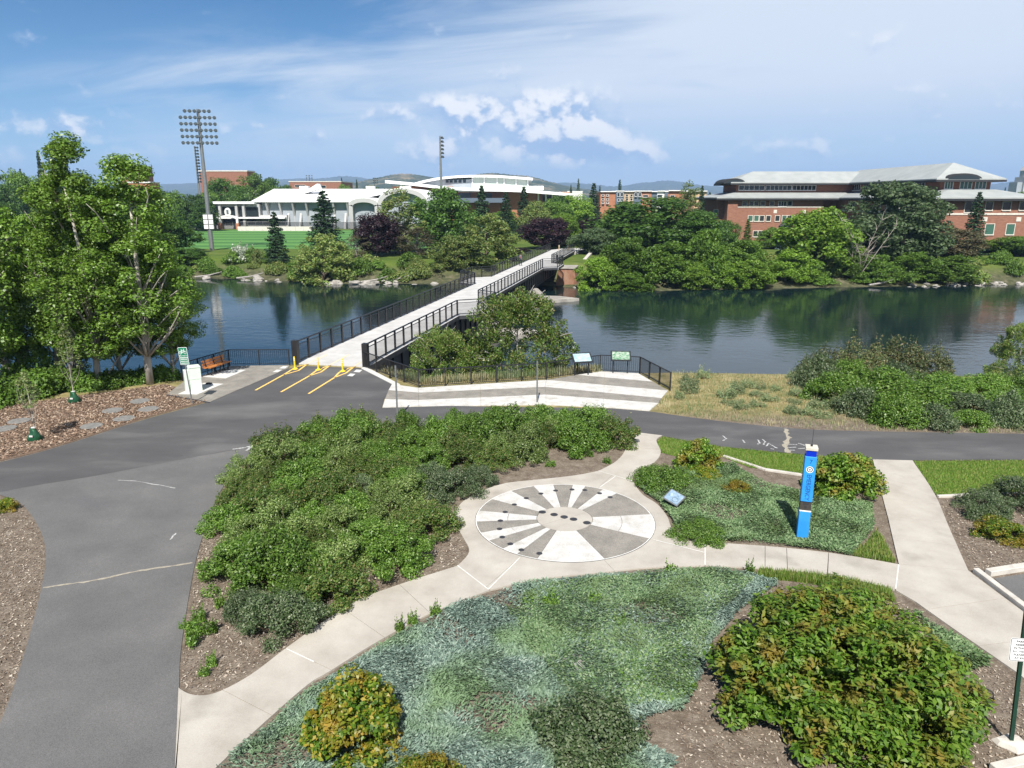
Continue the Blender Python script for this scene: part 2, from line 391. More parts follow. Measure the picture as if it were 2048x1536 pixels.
def ground_material():
    m, N, L, b = newmat('earth')
    g = N.new('ShaderNodeNewGeometry'); s = N.new('ShaderNodeSeparateXYZ'); L.new(g.outputs['Position'], s.inputs[0])
    def noise(sc, d=6, ro=.6):
        n = N.new('ShaderNodeTexNoise'); L.new(g.outputs['Position'], n.inputs[0]); n.inputs['Scale'].default_value = sc; n.inputs['Detail'].default_value = d; n.inputs['Roughness'].default_value = ro; return n.outputs[0]
    soil = ramp(N, [(.28, (.085, .065, .048)), (.46, (.145, .115, .088)), (.6, (.20, .165, .13)), (.8, (.30, .255, .21))]); L.new(noise(3.0, 9, .72), soil.inputs[0])
    sp = ramp(N, [(.60, (0, 0, 0)), (.68, (1, 1, 1))]); L.new(noise(26, 3), sp.inputs[0])
    mx = N.new('ShaderNodeMix'); mx.data_type = 'RGBA'; L.new(sp.outputs[0], mx.inputs[0]); L.new(soil.outputs[0], mx.inputs[6]); mx.inputs[7].default_value = (.34, .29, .235, 1)
    dry = ramp(N, [(.3, (.10, .115, .03)), (.5, (.24, .20, .09)), (.7, (.36, .30, .165))]); L.new(noise(1.3, 8, .7), dry.inputs[0])
    green = ramp(N, [(.3, (.045, .085, .012)), (.55, (.085, .125, .022)), (.8, (.17, .16, .05))]); L.new(noise(.25, 8, .65), green.inputs[0])
    def rng(o, a, b_):
        r = N.new('ShaderNodeMapRange'); L.new(o, r.inputs[0]); r.inputs[1].default_value = a; r.inputs[2].default_value = b_; return r.outputs[0]
    yy = N.new('ShaderNodeMath'); yy.operation = 'ADD'; L.new(s.outputs[1], yy.inputs[0])
    sc_ = N.new('ShaderNodeMath'); sc_.operation = 'MULTIPLY'; L.new(noise(.8), sc_.inputs[0]); sc_.inputs[1].default_value = 3.0; L.new(sc_.outputs[0], yy.inputs[1])
    m2 = N.new('ShaderNodeMix'); m2.data_type = 'RGBA'; L.new(rng(yy.outputs[0], 31.5, 34.0), m2.inputs[0]); L.new(mx.outputs[2], m2.inputs[6]); L.new(dry.outputs[0], m2.inputs[7])
    m3 = N.new('ShaderNodeMix'); m3.data_type = 'RGBA'; L.new(rng(s.outputs[1], 80, 122), m3.inputs[0]); L.new(m2.outputs[2], m3.inputs[6]); L.new(green.outputs[0], m3.inputs[7])
    bank = ramp(N, [(.3, (.04, .05, .022)), (.55, (.085, .085, .045)), (.7, (.15, .13, .09))]); L.new(noise(1.2), bank.inputs[0])
    m4 = N.new('ShaderNodeMix'); m4.data_type = 'RGBA'; L.new(rng(s.outputs[2], -1.1, -2.6), m4.inputs[0]); L.new(m3.outputs[2], m4.inputs[6]); L.new(bank.outputs[0], m4.inputs[7])
    L.new(m4.outputs[2], b.inputs['Base Color']); b.inputs['Roughness'].default_value = .95; b.inputs['Specular IOR Level'].default_value = .15
    bp = N.new('ShaderNodeBump'); L.new(noise(14, 6, .7), bp.inputs['Height']); bp.inputs['Strength'].default_value = .7; bp.inputs['Distance'].default_value = .06; L.new(bp.outputs[0], b.inputs['Normal'])
    return m
def axis_pts(dense, far, step):
    o = list(np.arange(dense[0], dense[1] + .01, step))
    v, s = dense[1], step
    while v < far: s *= 1.28; v += s; o.append(v)
    return o
gx = sorted(set([-q for q in axis_pts((0, 90), 7000, 1.5)] + axis_pts((0, 110), 7000, 1.5)))
gy = [-2600, -900, -250, -80, -30, 0, 6, 12, 18, 24, 28] + list(np.arange(30, 54, .75)) + [56, 62, 75.5, 85, 95] + list(np.arange(100, 140, 1.5)) + axis_pts((142, 180), 7000, 6)
GV = np.array([(x, y, ground_z(x, y) - 0.012) for y in gy for x in gx]); nx = len(gx)
GF = np.array([(j * nx + i, j * nx + i + 1, (j + 1) * nx + i + 1, (j + 1) * nx + i) for j in range(len(gy) - 1) for i in range(nx - 1)])
g_me = mesh_np('ground', GV, GF, ground_material()); g_me.polygons.foreach_set('use_smooth', [True] * len(GF))
tag(put('ground', g_me), kind='structure')

# river
def water_material():
    m, N, L, b = newmat('river_water')
    g = N.new('ShaderNodeNewGeometry')
    def noise(sc, st, d=4, ro=.5):
        mp = N.new('ShaderNodeMapping'); L.new(g.outputs['Position'], mp.inputs[0]); mp.inputs['Scale'].default_value = st
        n = N.new('ShaderNodeTexNoise'); L.new(mp.outputs[0], n.inputs[0]); n.inputs['Scale'].default_value = sc; n.inputs['Detail'].default_value = d; n.inputs['Roughness'].default_value = ro; return n.outputs[0]
    a = noise(1.1, (.8, 1.0, 1), 4, .55); c_ = noise(.16, (.6, 1.4, 1), 3)
    mask = noise(.045, (1, 1.6, 1), 3); mr = N.new('ShaderNodeMapRange'); L.new(mask, mr.inputs[0]); mr.inputs[1].default_value = .42; mr.inputs[2].default_value = .62; mr.inputs[3].default_value = .10; mr.inputs[4].default_value = .34
    b1 = N.new('ShaderNodeBump'); L.new(a, b1.inputs['Height']); L.new(mr.outputs[0], b1.inputs['Strength']); b1.inputs['Distance'].default_value = .11
    b2 = N.new('ShaderNodeBump'); L.new(c_, b2.inputs['Height']); b2.inputs['Strength'].default_value = .12; b2.inputs['Distance'].default_value = .25; L.new(b1.outputs[0], b2.inputs['Normal'])
    L.new(b2.outputs[0], b.inputs['Normal'])
    b.inputs['Base Color'].default_value = (.006, .016, .017, 1); b.inputs['Roughness'].default_value = .07; b.inputs['IOR'].default_value = 1.333; b.inputs['Specular IOR Level'].default_value = .5
    return m
wp = [(-900, 30), (-60, 33.5), (-26, 34.5), (0, 39), (60, 39), (900, 34), (900, 135), (200, 121), (80, 115), (47, 111), (20, 107), (9, 111), (2, 115), (-11, 117), (-25, 116), (-50, 124), (-90, 126), (-900, 140)]
sheet('river', wp, WATER, water_material())

# ---- asphalt
trail_up = crom([(-700, 1035), (-300, 995), (0, 925), (120, 893), (280, 842), (418, 804)]) + [(577, 737.5), (600, 732), (722, 736.5), (784, 769), (768, 800), (764, 816), (900, 812), (1225, 817), (1299, 823)] + crom([(1299, 823), (1420, 840), (1560, 855), (1700, 862), (2048, 868), (2700, 880)])
trail_lo = crom([(2700, 925), (2048, 920), (1745, 921), (1640, 912), (1560, 905), (1440, 893), (1325, 873), (1243, 863)]) + [(1000, 850), (760, 858), (640, 868)] + crom([(560, 884), (400, 912), (190, 952), (0, 985), (-300, 1060), (-700, 1150)])
trail = sheet('asphalt_trail', PP(trail_up + trail_lo), 0.010, m_asph)
op_left = crom([(-60, 975), (0, 990), (45, 1010), (80, 1060), (92, 1110), (85, 1165), (70, 1230), (45, 1320), (15, 1410), (-30, 1520), (-70, 1640)])
op_right = crom([(345, 1640), (352, 1536), (358, 1380), (362, 1300), (380, 1180), (400, 1090), (440, 985), (490, 920), (560, 884)])
old_path = sheet('asphalt_path', PP(op_left + op_right + [(400, 912), (190, 952)]), 0.006, m_asph_old)
# crack across the old path and in the trail
def ribbon(pts, w, jit=0.0):
    rnd = random.Random(3); o1, o2 = [], []
    for i, p in enumerate(pts):
        a = Vector(pts[max(0, i - 1)]); b = Vector(pts[min(len(pts) - 1, i + 1)]); d = (b - a).normalized(); n = Vector((-d.y, d.x))
        k = w * (1 + rnd.uniform(-jit, jit)) / 2
        o1.append((p[0] + n.x * k, p[1] + n.y * k)); o2.append((p[0] - n.x * k, p[1] - n.y * k))
    return o1 + o2[::-1]
def wiggle(pts, amp, n=8):
    rnd = random.Random(11); o = []
    for a, b in zip(pts, pts[1:]):
        for k in range(n):
            t = k / n; o.append((a[0] + (b[0] - a[0]) * t + rnd.uniform(-amp, amp), a[1] + (b[1] - a[1]) * t + rnd.uniform(-amp, amp)))
    return o + [pts[-1]]
sheet('crack', ribbon(wiggle(PP([(86, 1176), (180, 1163), (280, 1142), (385, 1126)]), .02), .07, .5), 0.012, m_crack, old_path)
sheet('crack', ribbon(wiggle(PP([(1570, 858), (1577, 872), (1571, 890), (1576, 906)]), .07, 6), .17, .6), 0.015, m_crack, trail)
for pts, w in (([(340, 1080), (352, 1067)], .05), ([(236, 961), (275, 963), (350, 977)], .04), ([(465, 899), (490, 896), (506, 891)], .1), ([(492, 902), (505, 893)], .1)):
    sheet('scuff_mark', ribbon(wiggle(PP(pts), .02, 5), w, .6), 0.014, m_chalk, old_path)
for pts in ([(1445, 872), (1453, 878), (1445, 882)], [(1484, 880), (1490, 886)], [(1515, 880), (1520, 887), (1514, 889)], [(1524, 879), (1531, 884), (1526, 890)], [(1532, 893), (1538, 887), (1546, 893), (1555, 897)], [(1541, 898), (1548, 899)],
            [(1576, 889), (1594, 890)], [(1575, 896), (1592, 895)], [(1578, 901), (1590, 901)], [(1596, 887), (1612, 892)], [(1596, 898), (1612, 897)]):
    sheet('chalk_mark', ribbon(wiggle(PP(pts), .02, 4), .055, .6), 0.015, m_chalk, trail)
# yellow lane lines round the three delineators
def stripe(px, w, m=m_yellow): sheet('lane_line', ribbon(PP(px), w), 0.016, m, trail)
for a, s, l1, l2, r1, r2, e, far in (((511, 781), (567, 750), (583, 740), (601, 732), (597, 741.5), (609, 732.5), (614, 729), (655, 710)),
                             ((562, 784.5), (619, 752), (632, 742), (648, 735), (642, 744.5), (654, 735.5), (659, 731.5), (698, 710)),
                             ((617, 788), (669, 755.6), (678, 745.5), (696, 737.5), (692, 746.5), (702, 738.5), (708, 734.2), (722.5, 725))):
    stripe([a, s], .11); stripe([s, l1, l2, e], .11); stripe([s, r1, r2, e], .11)
    o = sheet('lane_line', ribbon(PP([e, far]), .11), 0.036, m_yellow_f, trail)
for q in ([(694, 753), (701, 748), (711, 749), (705, 754)], [(707, 745), (713, 740), (725, 741), (719, 746)], [(545, 745.5), (553, 740.5), (564, 740.5), (556, 745.5)], [(558, 738), (566, 733.2), (577, 733.2), (570, 738)]):
    sheet('marker_square', PP(q), 0.034, m_slab, trail)

# ---- concrete walkway, slab by slab
walk = tag(empty('concrete_walkway'), kind='structure')
u1 = crom([(357, 1377), (385, 1391), (430, 1388), (500, 1352), (580, 1292), (700, 1210), (800, 1170), (915, 1133)])
l1 = crom([(980, 1182), (870, 1225), (760, 1283), (660, 1345), (600, 1385), (435, 1536), (330, 1650)])
S1 = PP([(345, 1650)] + u1 + l1)
c_left = crom([(915, 1133), (938, 1105), (925, 1075), (910, 1045), (920, 1010), (960, 985), (1010, 968), (1080, 960), (1150, 952), (1197, 943)])
c_right = crom([(1265, 963), (1285, 990), (1315, 1010), (1335, 1035), (1345, 1057), (1380, 1074), (1410, 1085)])
c_low = crom([(1410, 1133), (1300, 1137), (1200, 1147), (1080, 1160), (980, 1182)])
S2 = PP(c_left + c_right + c_low)
S3 = PP(crom([(1410, 1085), (1560, 1096), (1680, 1110), (1797, 1130)]) + crom([(1790, 1182), (1680, 1158), (1540, 1140), (1410, 1133)]))
S4 = PP(crom([(1197, 943), (1230, 925), (1248, 905), (1250, 888), (1243, 862)]) + crom([(1325, 872), (1313, 882), (1322, 905), (1310, 925), (1270, 952), (1265, 963)]))
S5 = PP([(1745, 920), (1825, 922)] + crom([(1825, 922), (1870, 990), (1900, 1060), (1937, 1143)]) + [(1797, 1130), (1775, 1035)])
S6 = PP([(1797, 1130), (1937, 1143), (1950, 1153), (2260, 1385), (2300, 1560), (2030, 1345), (1900, 1255), (1830, 1205), (1790, 1182)])
def slabs(poly, joints, mat_=m_conc, top=.030, gap=.009, name='slab', parent=walk):
    pieces = [poly]
    for a, b in joints:
        a, b = P(*a), P(*b); n = []
        for q in pieces:
            for s_ in (1, -1):
                k = clip(q, a, b, s_)
                if len(k) > 2 and abs(area2(k)) > .02: n.append(k)
        pieces = n
    for q in pieces: sheet(name, shrink(q, gap), top, mat_, parent, thick=.12)
slabs(S1, [((449, 1384), (534, 1428)), ((573, 1300), (656, 1339)), ((700, 1229), (733, 1252)), ((800, 1172), (860, 1228))])
slabs(S3, [((1530, 1093), (1530, 1140)), ((1573, 1098), (1575, 1145)), ((1657, 1108), (1655, 1155))])
slabs(S4, [((1250, 895), (1320, 900))])
slabs(S5, [((1764, 998), (1875, 1010)), ((1776, 1034), (1891, 1047)), ((1786, 1077), (1911, 1093)), ((1752, 955), (1850, 962))])
slabs(S6, [((1866, 1219), (2019, 1197)), ((1965, 1293), (2060, 1281))])
# round plaza: surrounding collar split by its radial joints, then the sunburst
CC = (1.62, 20.42); CR = 2.74
def ang(px, py):
    q = P(px, py); return math.atan2(q[1] - CC[1], q[0] - CC[0])
def collar(a0, a1):
    k = [clip(S2, CC, (CC[0] + math.cos(a0), CC[1] + math.sin(a0)), 1)]
    q = clip(k[0], CC, (CC[0] + math.cos(a1), CC[1] + math.sin(a1)), -1)
    n = 14; inner = [(CC[0] + (CR + .01) * math.cos(a0 + (a1 - a0) * i / n), CC[1] + (CR + .01) * math.sin(a0 + (a1 - a0) * i / n)) for i in range(n + 1)]
    q = [p for p in q if math.dist(p, CC) > CR * .6]
    # order the outer ring by angle
    def rel(p): return (math.atan2(p[1] - CC[1], p[0] - CC[0]) - a0) % (2 * math.pi)
    q = [p for p in q if rel(p) <= (a1 - a0) + 1e-3 or rel(p) > 2 * math.pi - 1e-3]
    q.sort(key=lambda p: rel(p) if rel(p) < 6 else 0)
    sheet('slab', shrink(q + inner[::-1], .006), .030, m_conc, walk, thick=.12)
cuts = sorted(a % (2 * math.pi) for a in (ang(1040, 1117), ang(1410, 1107), ang(1225, 951), ang(935, 1000), ang(1230, 1145), ang(1010, 970)))
for a0, a1 in zip(cuts, cuts[1:] + [cuts[0] + 2 * math.pi]):
    if a1 - a0 < 3.0: collar(a0, a1)
for pts in ([(915, 1133), (977, 1181)], [(977, 1180), (1040, 1117)], [(1197, 943), (1264, 963)], [(1231, 954), (1200, 976)], [(1306, 1081), (1409, 1107)], [(1410, 1086), (1410, 1132)], [(573, 1300), (628, 1326)], [(1797, 1131), (1791, 1180)]):
    sheet('joint_strip', ribbon(PP(pts), .026), .0345, m_joint, walk)
plaza = tag(empty('round_plaza', (CC[0], CC[1], 0)), kind='structure')
RI = .86
def ringpiece(r0, r1, a0, a1, m, top=.034, name='sector'):
    n = max(3, int((a1 - a0) / .08)); g = .006
    o = [(CC[0] + (r1 - g) * math.cos(a0 + g / r1 + (a1 - a0 - 2 * g / r1) * i / n), CC[1] + (r1 - g) * math.sin(a0 + g / r1 + (a1 - a0 - 2 * g / r1) * i / n)) for i in range(n + 1)]
    i_ = [(CC[0] + (r0 + g) * math.cos(a1 - g / r0 - (a1 - a0 - 2 * g / r0) * i / n), CC[1] + (r0 + g) * math.sin(a1 - g / r0 - (a1 - a0 - 2 * g / r0) * i / n)) for i in range(n + 1)]
    sheet(name, o + i_, top, m, plaza, thick=.12)
# sector boundaries read round the rim (survey sheet), starting at the east white sector, counter-clockwise
bnd = [(1303, 1080), (1303, 1030), (1230, 990), (1203, 982), (1171, 974), (1145, 972), (1107, 971), (1067, 974), (1022, 983), (985, 1000), (949, 1022), (948, 1045), (962, 1067), (978, 1083), (1008, 1098), (1034, 1110), (1074, 1120), (1210, 1120)]
angs = [ang(*q) for q in bnd]
for i in range(1, len(angs)):
    while angs[i] < angs[i - 1]: angs[i] += 2 * math.pi
white = [1, 0, 1, 0, 1, 0, 1, 0, 1, 0, 1, 0, 1, 0, 1, 0, 1, 0]
for i, a0 in enumerate(angs):
    a1 = angs[i + 1] if i + 1 < len(angs) else angs[0] + 2 * math.pi
    m = m_agg_w if white[i] else m_agg_g
    if white[i]: ringpiece(RI, 1.75, a0, a1, m); ringpiece(1.75, CR - .02, a0, a1, m)
    else: ringpiece(RI, CR - .02, a0, a1, m)
for k in range(2): ringpiece(.02, RI - .005, R(32) + k * math.pi, R(32) + (k + 1) * math.pi, m_conc, .034, 'centre_slab')
ringo = [(CC[0] + CR * math.cos(a), CC[1] + CR * math.sin(a)) for a in np.linspace(0, 2 * math.pi, 73)[:-1]]
mb = MB()
for i in range(72):
    a, b = ringo[i], ringo[(i + 1) % 72]; sc_ = 1 - .03 / CR
    mb.add([(a[0], a[1], .0355), (b[0], b[1], .0355), (CC[0] + (b[0] - CC[0]) * sc_, CC[1] + (b[1] - CC[1]) * sc_, .0355), (CC[0] + (a[0] - CC[0]) * sc_, CC[1] + (a[1] - CC[1]) * sc_, .0355)], [(0, 1, 2, 3)])
mb.build('rim_strip', m_joint, plaza)
z3 = 700 / 2048.
def zz(x, y): return (700 + x * .3418, 900 + y * .3418)
for big, l in ((1, [(1125, 369), (1194, 384), (1253, 398), (1308, 411), (1386, 432)]), (0, [(1203, 243), (1299, 237), (1373, 240), (1460, 259), (1522, 282), (1117, 261), (1032, 288), (962, 325), (908, 369), (880, 420), (875, 468), (891, 516), (938, 556), (1003, 591), (1108, 612)])):
    for q in l:
        c_ = P(*zz(*q)); MB().lathe((c_[0], c_[1], .0), [(.118 if big else .085, .02), (.118 if big else .085, .040), (.095 if big else .066, .043), (.02, .042)], 18).build('medallion', m_disc, plaza)
# ---- striped overlook plaza by the fence
over = tag(empty('striped_overlook'), kind='structure')
W0 = [(1154, 750.5), (1200, 743.5), (1231, 745), (1277, 747.5), (1305, 764)]
G0 = [(1093, 760.6), (1154, 750.5), (1305, 764), (1336, 782)]
W1b = [(1090, 774.5), (1093, 760.6), (1336, 782), (1323, 797)]
W1a = [(777, 781), (784, 769), (836, 776.5), (1093, 760.6), (1090, 774.5), (838, 786)]
G1a = [(770, 799), (777, 781), (838, 786), (1090, 774.5), (1092, 790), (836, 801)]; G1b = [(1092, 790), (1090, 774.5), (1323, 797), (1317, 807)]
W2a = [(765, 815.5), (770, 799), (836, 801), (1092, 790), (1092, 810), (836, 813)]; W2b = [(1092, 810), (1092, 790), (1317, 807), (1299, 822), (1225, 816)]
for q, m in ((W0, m_agg_w), (G0, m_agg_g), (W1a, m_agg_w), (W1b, m_agg_w), (G1a, m_agg_g), (G1b, m_agg_g), (W2a, m_agg_w), (W2b, m_agg_w)):
    js = [((836, 760), (838, 820)), ((960, 760), (962, 820))] if q in (W1a, G1a, W2a) else [((1210, 740), (1205, 830))]
    slabs(q and PP(q), js, m, .028, .006, 'stripe_slab', over)
sheet('edge_strip', PP([(722.5, 737.5), (729, 733), (800, 769.5), (784, 768.5)]), .032, m_slab, over, thick=.1)
# ---- bench pad
pad = tag(empty('bench_pad'), kind='structure')
slabs(PP([(332, 790), (366, 765), (460, 732.5), (580, 731), (576, 737.5), (419, 805)]), [((470, 725), (520, 775))], m_agg_g, .026, .005, 'pad_slab', pad)
for q in ([(356, 789), (408, 767), (447, 768.6), (394, 790)], [(406, 754.5), (461, 739.7), (492, 741), (451.5, 757.7)]):
    sheet('pale_slab', PP(q), .034, m_slab, pad, thick=.05)
sheet('pad_edge', ribbon(PP([(332, 790.5), (419, 806)]), .06), .045, mat('pad_edge', (.05, .05, .055)), pad, thick=.1)
# ---- lawns, mulch, kerbs
lawn_a = PP([(1325, 874), (1440, 894), (1560, 906), (1640, 913), (1744, 921)] + [(1752, 955), (1620, 951), (1500, 935), (1440, 912), (1380, 920), (1322, 905), (1314, 883)])
lawn_b = PP([(1828, 923), (2048, 921), (2500, 921), (2600, 985), (2048, 987), (1873, 991), (1850, 957)])
sheet('lawn', lawn_a, .004, m_lawn); sheet('lawn', lawn_b, .004, m_lawn)
mulch = PP(crom([(-500, 960), (-300, 985), (0, 922), (120, 891), (280, 840), (417, 803)]) + [(332, 789), (352, 774)] + crom([(330, 768), (250, 779), (120, 796), (0, 814), (-300, 850), (-500, 880)]))
sheet('mulch_bed', mulch, .004, m_mulch)
kerb = tag(empty('parking_kerb'), kind='structure')
def kerbline(pts, w, h, seg=1.6):
    for a, b in zip(pts, pts[1:]):
        a, b = Vector(P(*a)), Vector(P(*b)); n = max(1, int((b - a).length / seg)); d = (b - a) / n
        for k in range(n):
            u, v = a + d * k, a + d * (k + 1); e = d.normalized() * .006
            MB().bar((u.x + e.x, u.y + e.y, h / 2 - .04), (v.x - e.x, v.y - e.y, h / 2 - .04), w, h + .08).build('kerb_stone', m_kerb, kerb, bevel=.012)
kerbline([(1985, 1545), (2060, 1527), (2300, 1470)], .18, .13); kerbline([(1950, 1144), (2060, 1228), (2300, 1400)], .16, .13); kerbline([(1975, 1149), (2070, 1134), (2500, 1085)], .2, .13)
sheet('parking_lot', PP([(1988, 1157), (2070, 1145), (2500, 1096), (2700, 1500), (2310, 1400), (2068, 1222)]), .008, m_asph_old)
edging = tag(empty('lawn_edging'), kind='structure')
for a, b in (((1447, 913), (1530, 940)), ((1530, 940), (1618, 953)), ((1875, 994), (1960, 990)), ((1960, 990), (2100, 988))):
    a, b = P(*a), P(*b); MB().bar((*a, .0), (*b, .0), .12, .12).build('edging_stone', m_kerb, edging, bevel=.01)

# ================================================================== VEGETATION KIT
def leaf_arrays(pos, nrm, L, W, droop=0.25, fold=0.25, lvar=.35):
    n = len(pos); nrm = nrm / (np.linalg.norm(nrm, axis=1, keepdims=True) + 1e-9)
    r = RNG.normal(size=(n, 3)); d = r - nrm * np.sum(r * nrm, 1, keepdims=True); d[:, 2] -= droop
    d /= np.linalg.norm(d, axis=1, keepdims=True) + 1e-9
    s = np.cross(nrm, d); s /= np.linalg.norm(s, axis=1, keepdims=True) + 1e-9
    k = (1 + RNG.uniform(-lvar, lvar, (n, 1)))
    l, w = L * k, W * k
    base = pos - d * l * .5; tip = pos + d * l * .5
    a = pos - d * l * .06 + s * w * .5 + nrm * w * fold; b = pos - d * l * .06 - s * w * .5 + nrm * w * fold
    V = np.stack([base, a, tip, b], 1).reshape(-1, 3)
    Fq = np.arange(4 * n).reshape(n, 4)
    return V, Fq
def sph(n):
    v = RNG.normal(size=(n, 3)); return v / np.linalg.norm(v, axis=1, keepdims=True)
def clump_leaves(cen, rad, per, flat=.75, up=.55, rnd=.7, inner=.35):
    n = len(cen); c_ = np.repeat(cen, per, 0); r = np.repeat(rad, per)[:, None]
    o = sph(n * per); rr = (inner + (1 - inner) * RNG.uniform(0, 1, (n * per, 1)) ** .5)
    off = o * rr * r; off[:, 2] *= flat
    nr = o * .7 + np.array([0, 0, up]) + RNG.normal(size=(n * per, 3)) * rnd * .6
    return c_ + off, nr
def join_arrays(lst):
    V = np.concatenate([a for a, b in lst]); o = 0; Fs = []
    for a, b in lst: Fs.append(b + o); o += len(a)
    return V, np.concatenate(Fs)
def limb(mb, a, b, r0, r1, bend=.12, n=4, sides=6):
    a, b = Vector(a), Vector(b); L = (b - a).length; pts = []; rs = []
    off = Vector((random.uniform(-1, 1), random.uniform(-1, 1), random.uniform(-.2, .8))) * L * bend
    for i in range(n + 1):
        t = i / n; pts.append(a.lerp(b, t) + off * math.sin(math.pi * t)); rs.append(r0 + (r1 - r0) * t)
    mb.tube(pts, rs, sides); return pts
CACHE = {}
def crown_points(H, Rr, n, z0, shape, rmin=.5):
    """clump centres in a lumpy envelope; shape(t) = relative radius at height fraction t"""
    o = []
    lob = [(random.uniform(0, 6.28), random.uniform(.1, .28)) for _ in range(4)]
    while len(o) < n:
        t = random.random(); a = random.uniform(0, 6.283)
        k = 1 + sum(w * math.cos((i + 2) * a + ph + 5 * t) for i, (ph, w) in enumerate(lob)) * .6
        u = random.uniform(rmin, 1) ** .7 if random.random() < .8 else random.uniform(0, 1)
        rr = Rr * shape(t) * k * u
        if random.random() > .25 + .75 * shape(t): continue
        o.append((rr * math.cos(a), rr * math.sin(a), z0 + (H - z0) * t))
    return np.array(o)
def deciduous(key, H, Rr, z0, n, per, crad, leaf, trunk_r, bark, lm, shape=None, limbs=10, lean=0.0, sticks=0, up=.55):
    shape = shape or (lambda t: math.sqrt(max(0, 1 - (2 * t - 1) ** 2 * .92)) * (1.08 - .25 * t))
    c_ = crown_points(H - crad * .6, Rr - crad * .5, n, z0, shape)
    rad = RNG.uniform(.65, 1.25, n) * crad
    pos, nr = clump_leaves(c_, rad, per, up=up); pos = pos[pos[:, 2] > .02] if z0 < .5 else pos; nr = nr[:len(pos)]
    V, Fq = leaf_arrays(pos, nr, leaf, leaf * .62)
    crown = mesh_np('crown', V, Fq, lm)
    mb = MB(); top = Vector((lean * H * .6, 0, H * .8)); stem = limb(mb, (0, 0, -.3), top, trunk_r, trunk_r * .25, .03, 6, 8)
    idx = sorted(range(n), key=lambda i: -np.hypot(*c_[i, :2]))[:limbs * 2]; random.shuffle(idx)
    for i in idx[:limbs]:
        q = Vector(c_[i]); t = max(.12, min(.9, (q.z / H) * .75)); a = stem[min(5, int(t * 6))]
        limb(mb, a, q, trunk_r * .38 * (1.1 - t * .6), trunk_r * .07, .1, 4, 5)
    for _ in range(sticks):
        q = Vector(c_[random.randrange(n)]); limb(mb, q * .6 + Vector((0, 0, q.z * .35)), q * 1.12, .05, .01, .1, 3, 4)
    CACHE[key] = (mb.mesh('trunk', bark, smooth=True), crown, H, Rr)
def conifer(key, H, Rr, n, leaf, lm, bark, z0=.04, sparse=1.0, lev=26, spread=.16, irregular=.25):
    P_, N_ = [], []; mb = MB(); mb.tube([(0, 0, -.3), (0, 0, H * .55), (0, 0, H)], [Rr * .085, Rr * .05, .02], 7)
    for i in range(lev):
        t = z0 + (1 - z0) * (i / lev); r = Rr * (1 - t) ** .8 * random.uniform(1 - irregular, 1.0) + .12
        nb = max(4, int(10 * sparse * (1 - t) + 4)); a0 = random.uniform(0, 6.28)
        for k in range(nb):
            a = a0 + 6.283 * k / nb + random.uniform(-.2, .2); rr = r * random.uniform(.75, 1.05); z = H * t + random.uniform(-.3, .3) * H / lev
            m = max(5, int(n / lev / nb * (rr / Rr * 1.8 + .2))); s = RNG.uniform(.1, 1, m) ** .75
            lat = RNG.normal(size=m) * spread * rr * (1.1 - s * .6)
            x = np.cos(a) * s * rr - np.sin(a) * lat; y = np.sin(a) * s * rr + np.cos(a) * lat
            zz_ = z - s * rr * .28 + (s ** 3) * rr * .16 + RNG.normal(size=m) * .035 * Rr
            P_.append(np.stack([x, y, zz_], 1)); N_.append(np.stack([np.cos(a) * .5 + RNG.normal(size=m) * .5, np.sin(a) * .5 + RNG.normal(size=m) * .5, .8 + RNG.normal(size=m) * .4], 1))
            if k % 2 == 0: mb.bar((0, 0, z), (math.cos(a) * rr * .8, math.sin(a) * rr * .8, z - rr * .2), Rr * .014)
    V, Fq = leaf_arrays(np.concatenate(P_), np.concatenate(N_), leaf, leaf * .5, droop=.4)
    CACHE[key] = (mb.mesh('trunk', bark), mesh_np('crown', V, Fq, lm), H, Rr)
def shrub(key, H, Rr, n, per, crad, leaf, lm, stem_m, aspect=.55, up=.6, spiky=0.0, inner=.35, wob=.2):
    """dome of clumps sitting on the ground, many stems"""
    o = []
    while len(o) < n:
        v = sph(1)[0]; v[2] = abs(v[2]); u = random.uniform(.55, 1) ** .6 if random.random() < .85 else random.uniform(.2, .8)
        k = 1 + wob * math.sin(3 * math.atan2(v[1], v[0]) + len(key)) * random.uniform(.3, 1)
        o.append((v[0] * (Rr - crad * .7) * u * k, v[1] * (Rr - crad * .7) * u * k, max(crad * .35, v[2] * (H - crad * .6) * u)))
    c_ = np.array(o); pos, nr = clump_leaves(c_, RNG.uniform(.7, 1.25, n) * crad, per, flat=.8, up=up, inner=inner)
    if spiky:   # upright shoots standing out of the dome
        k = int(len(pos) * .12); i = RNG.integers(0, len(c_), max(1, int(n * .8)))
        sh = c_[np.repeat(i, 14)]; t = np.tile(np.linspace(0, 1, 14), len(i))[:, None]; dirs = np.repeat(np.stack([RNG.normal(size=len(i)) * .3, RNG.normal(size=len(i)) * .3, np.ones(len(i))], 1), 14, 0)
        sp = sh + dirs * t * spiky + RNG.normal(size=(len(sh), 3)) * .02; pos = np.r_[pos, sp]; nr = np.r_[nr, RNG.normal(size=sp.shape) + [0, 0, .5]]
    keep = pos[:, 2] > .02; pos, nr = pos[keep], nr[keep]
    V, Fq = leaf_arrays(pos, nr, leaf, leaf * aspect)
    mb = MB()
    for q in random.sample(o, min(len(o), 14)): limb(mb, (random.uniform(-.12, .12) * Rr, random.uniform(-.12, .12) * Rr, -.05), q, .018 * Rr + .006, .005, .15, 3, 5)
    CACHE[key] = (mb.mesh('stem', stem_m), mesh_np('foliage', V, Fq, lm), H, Rr)
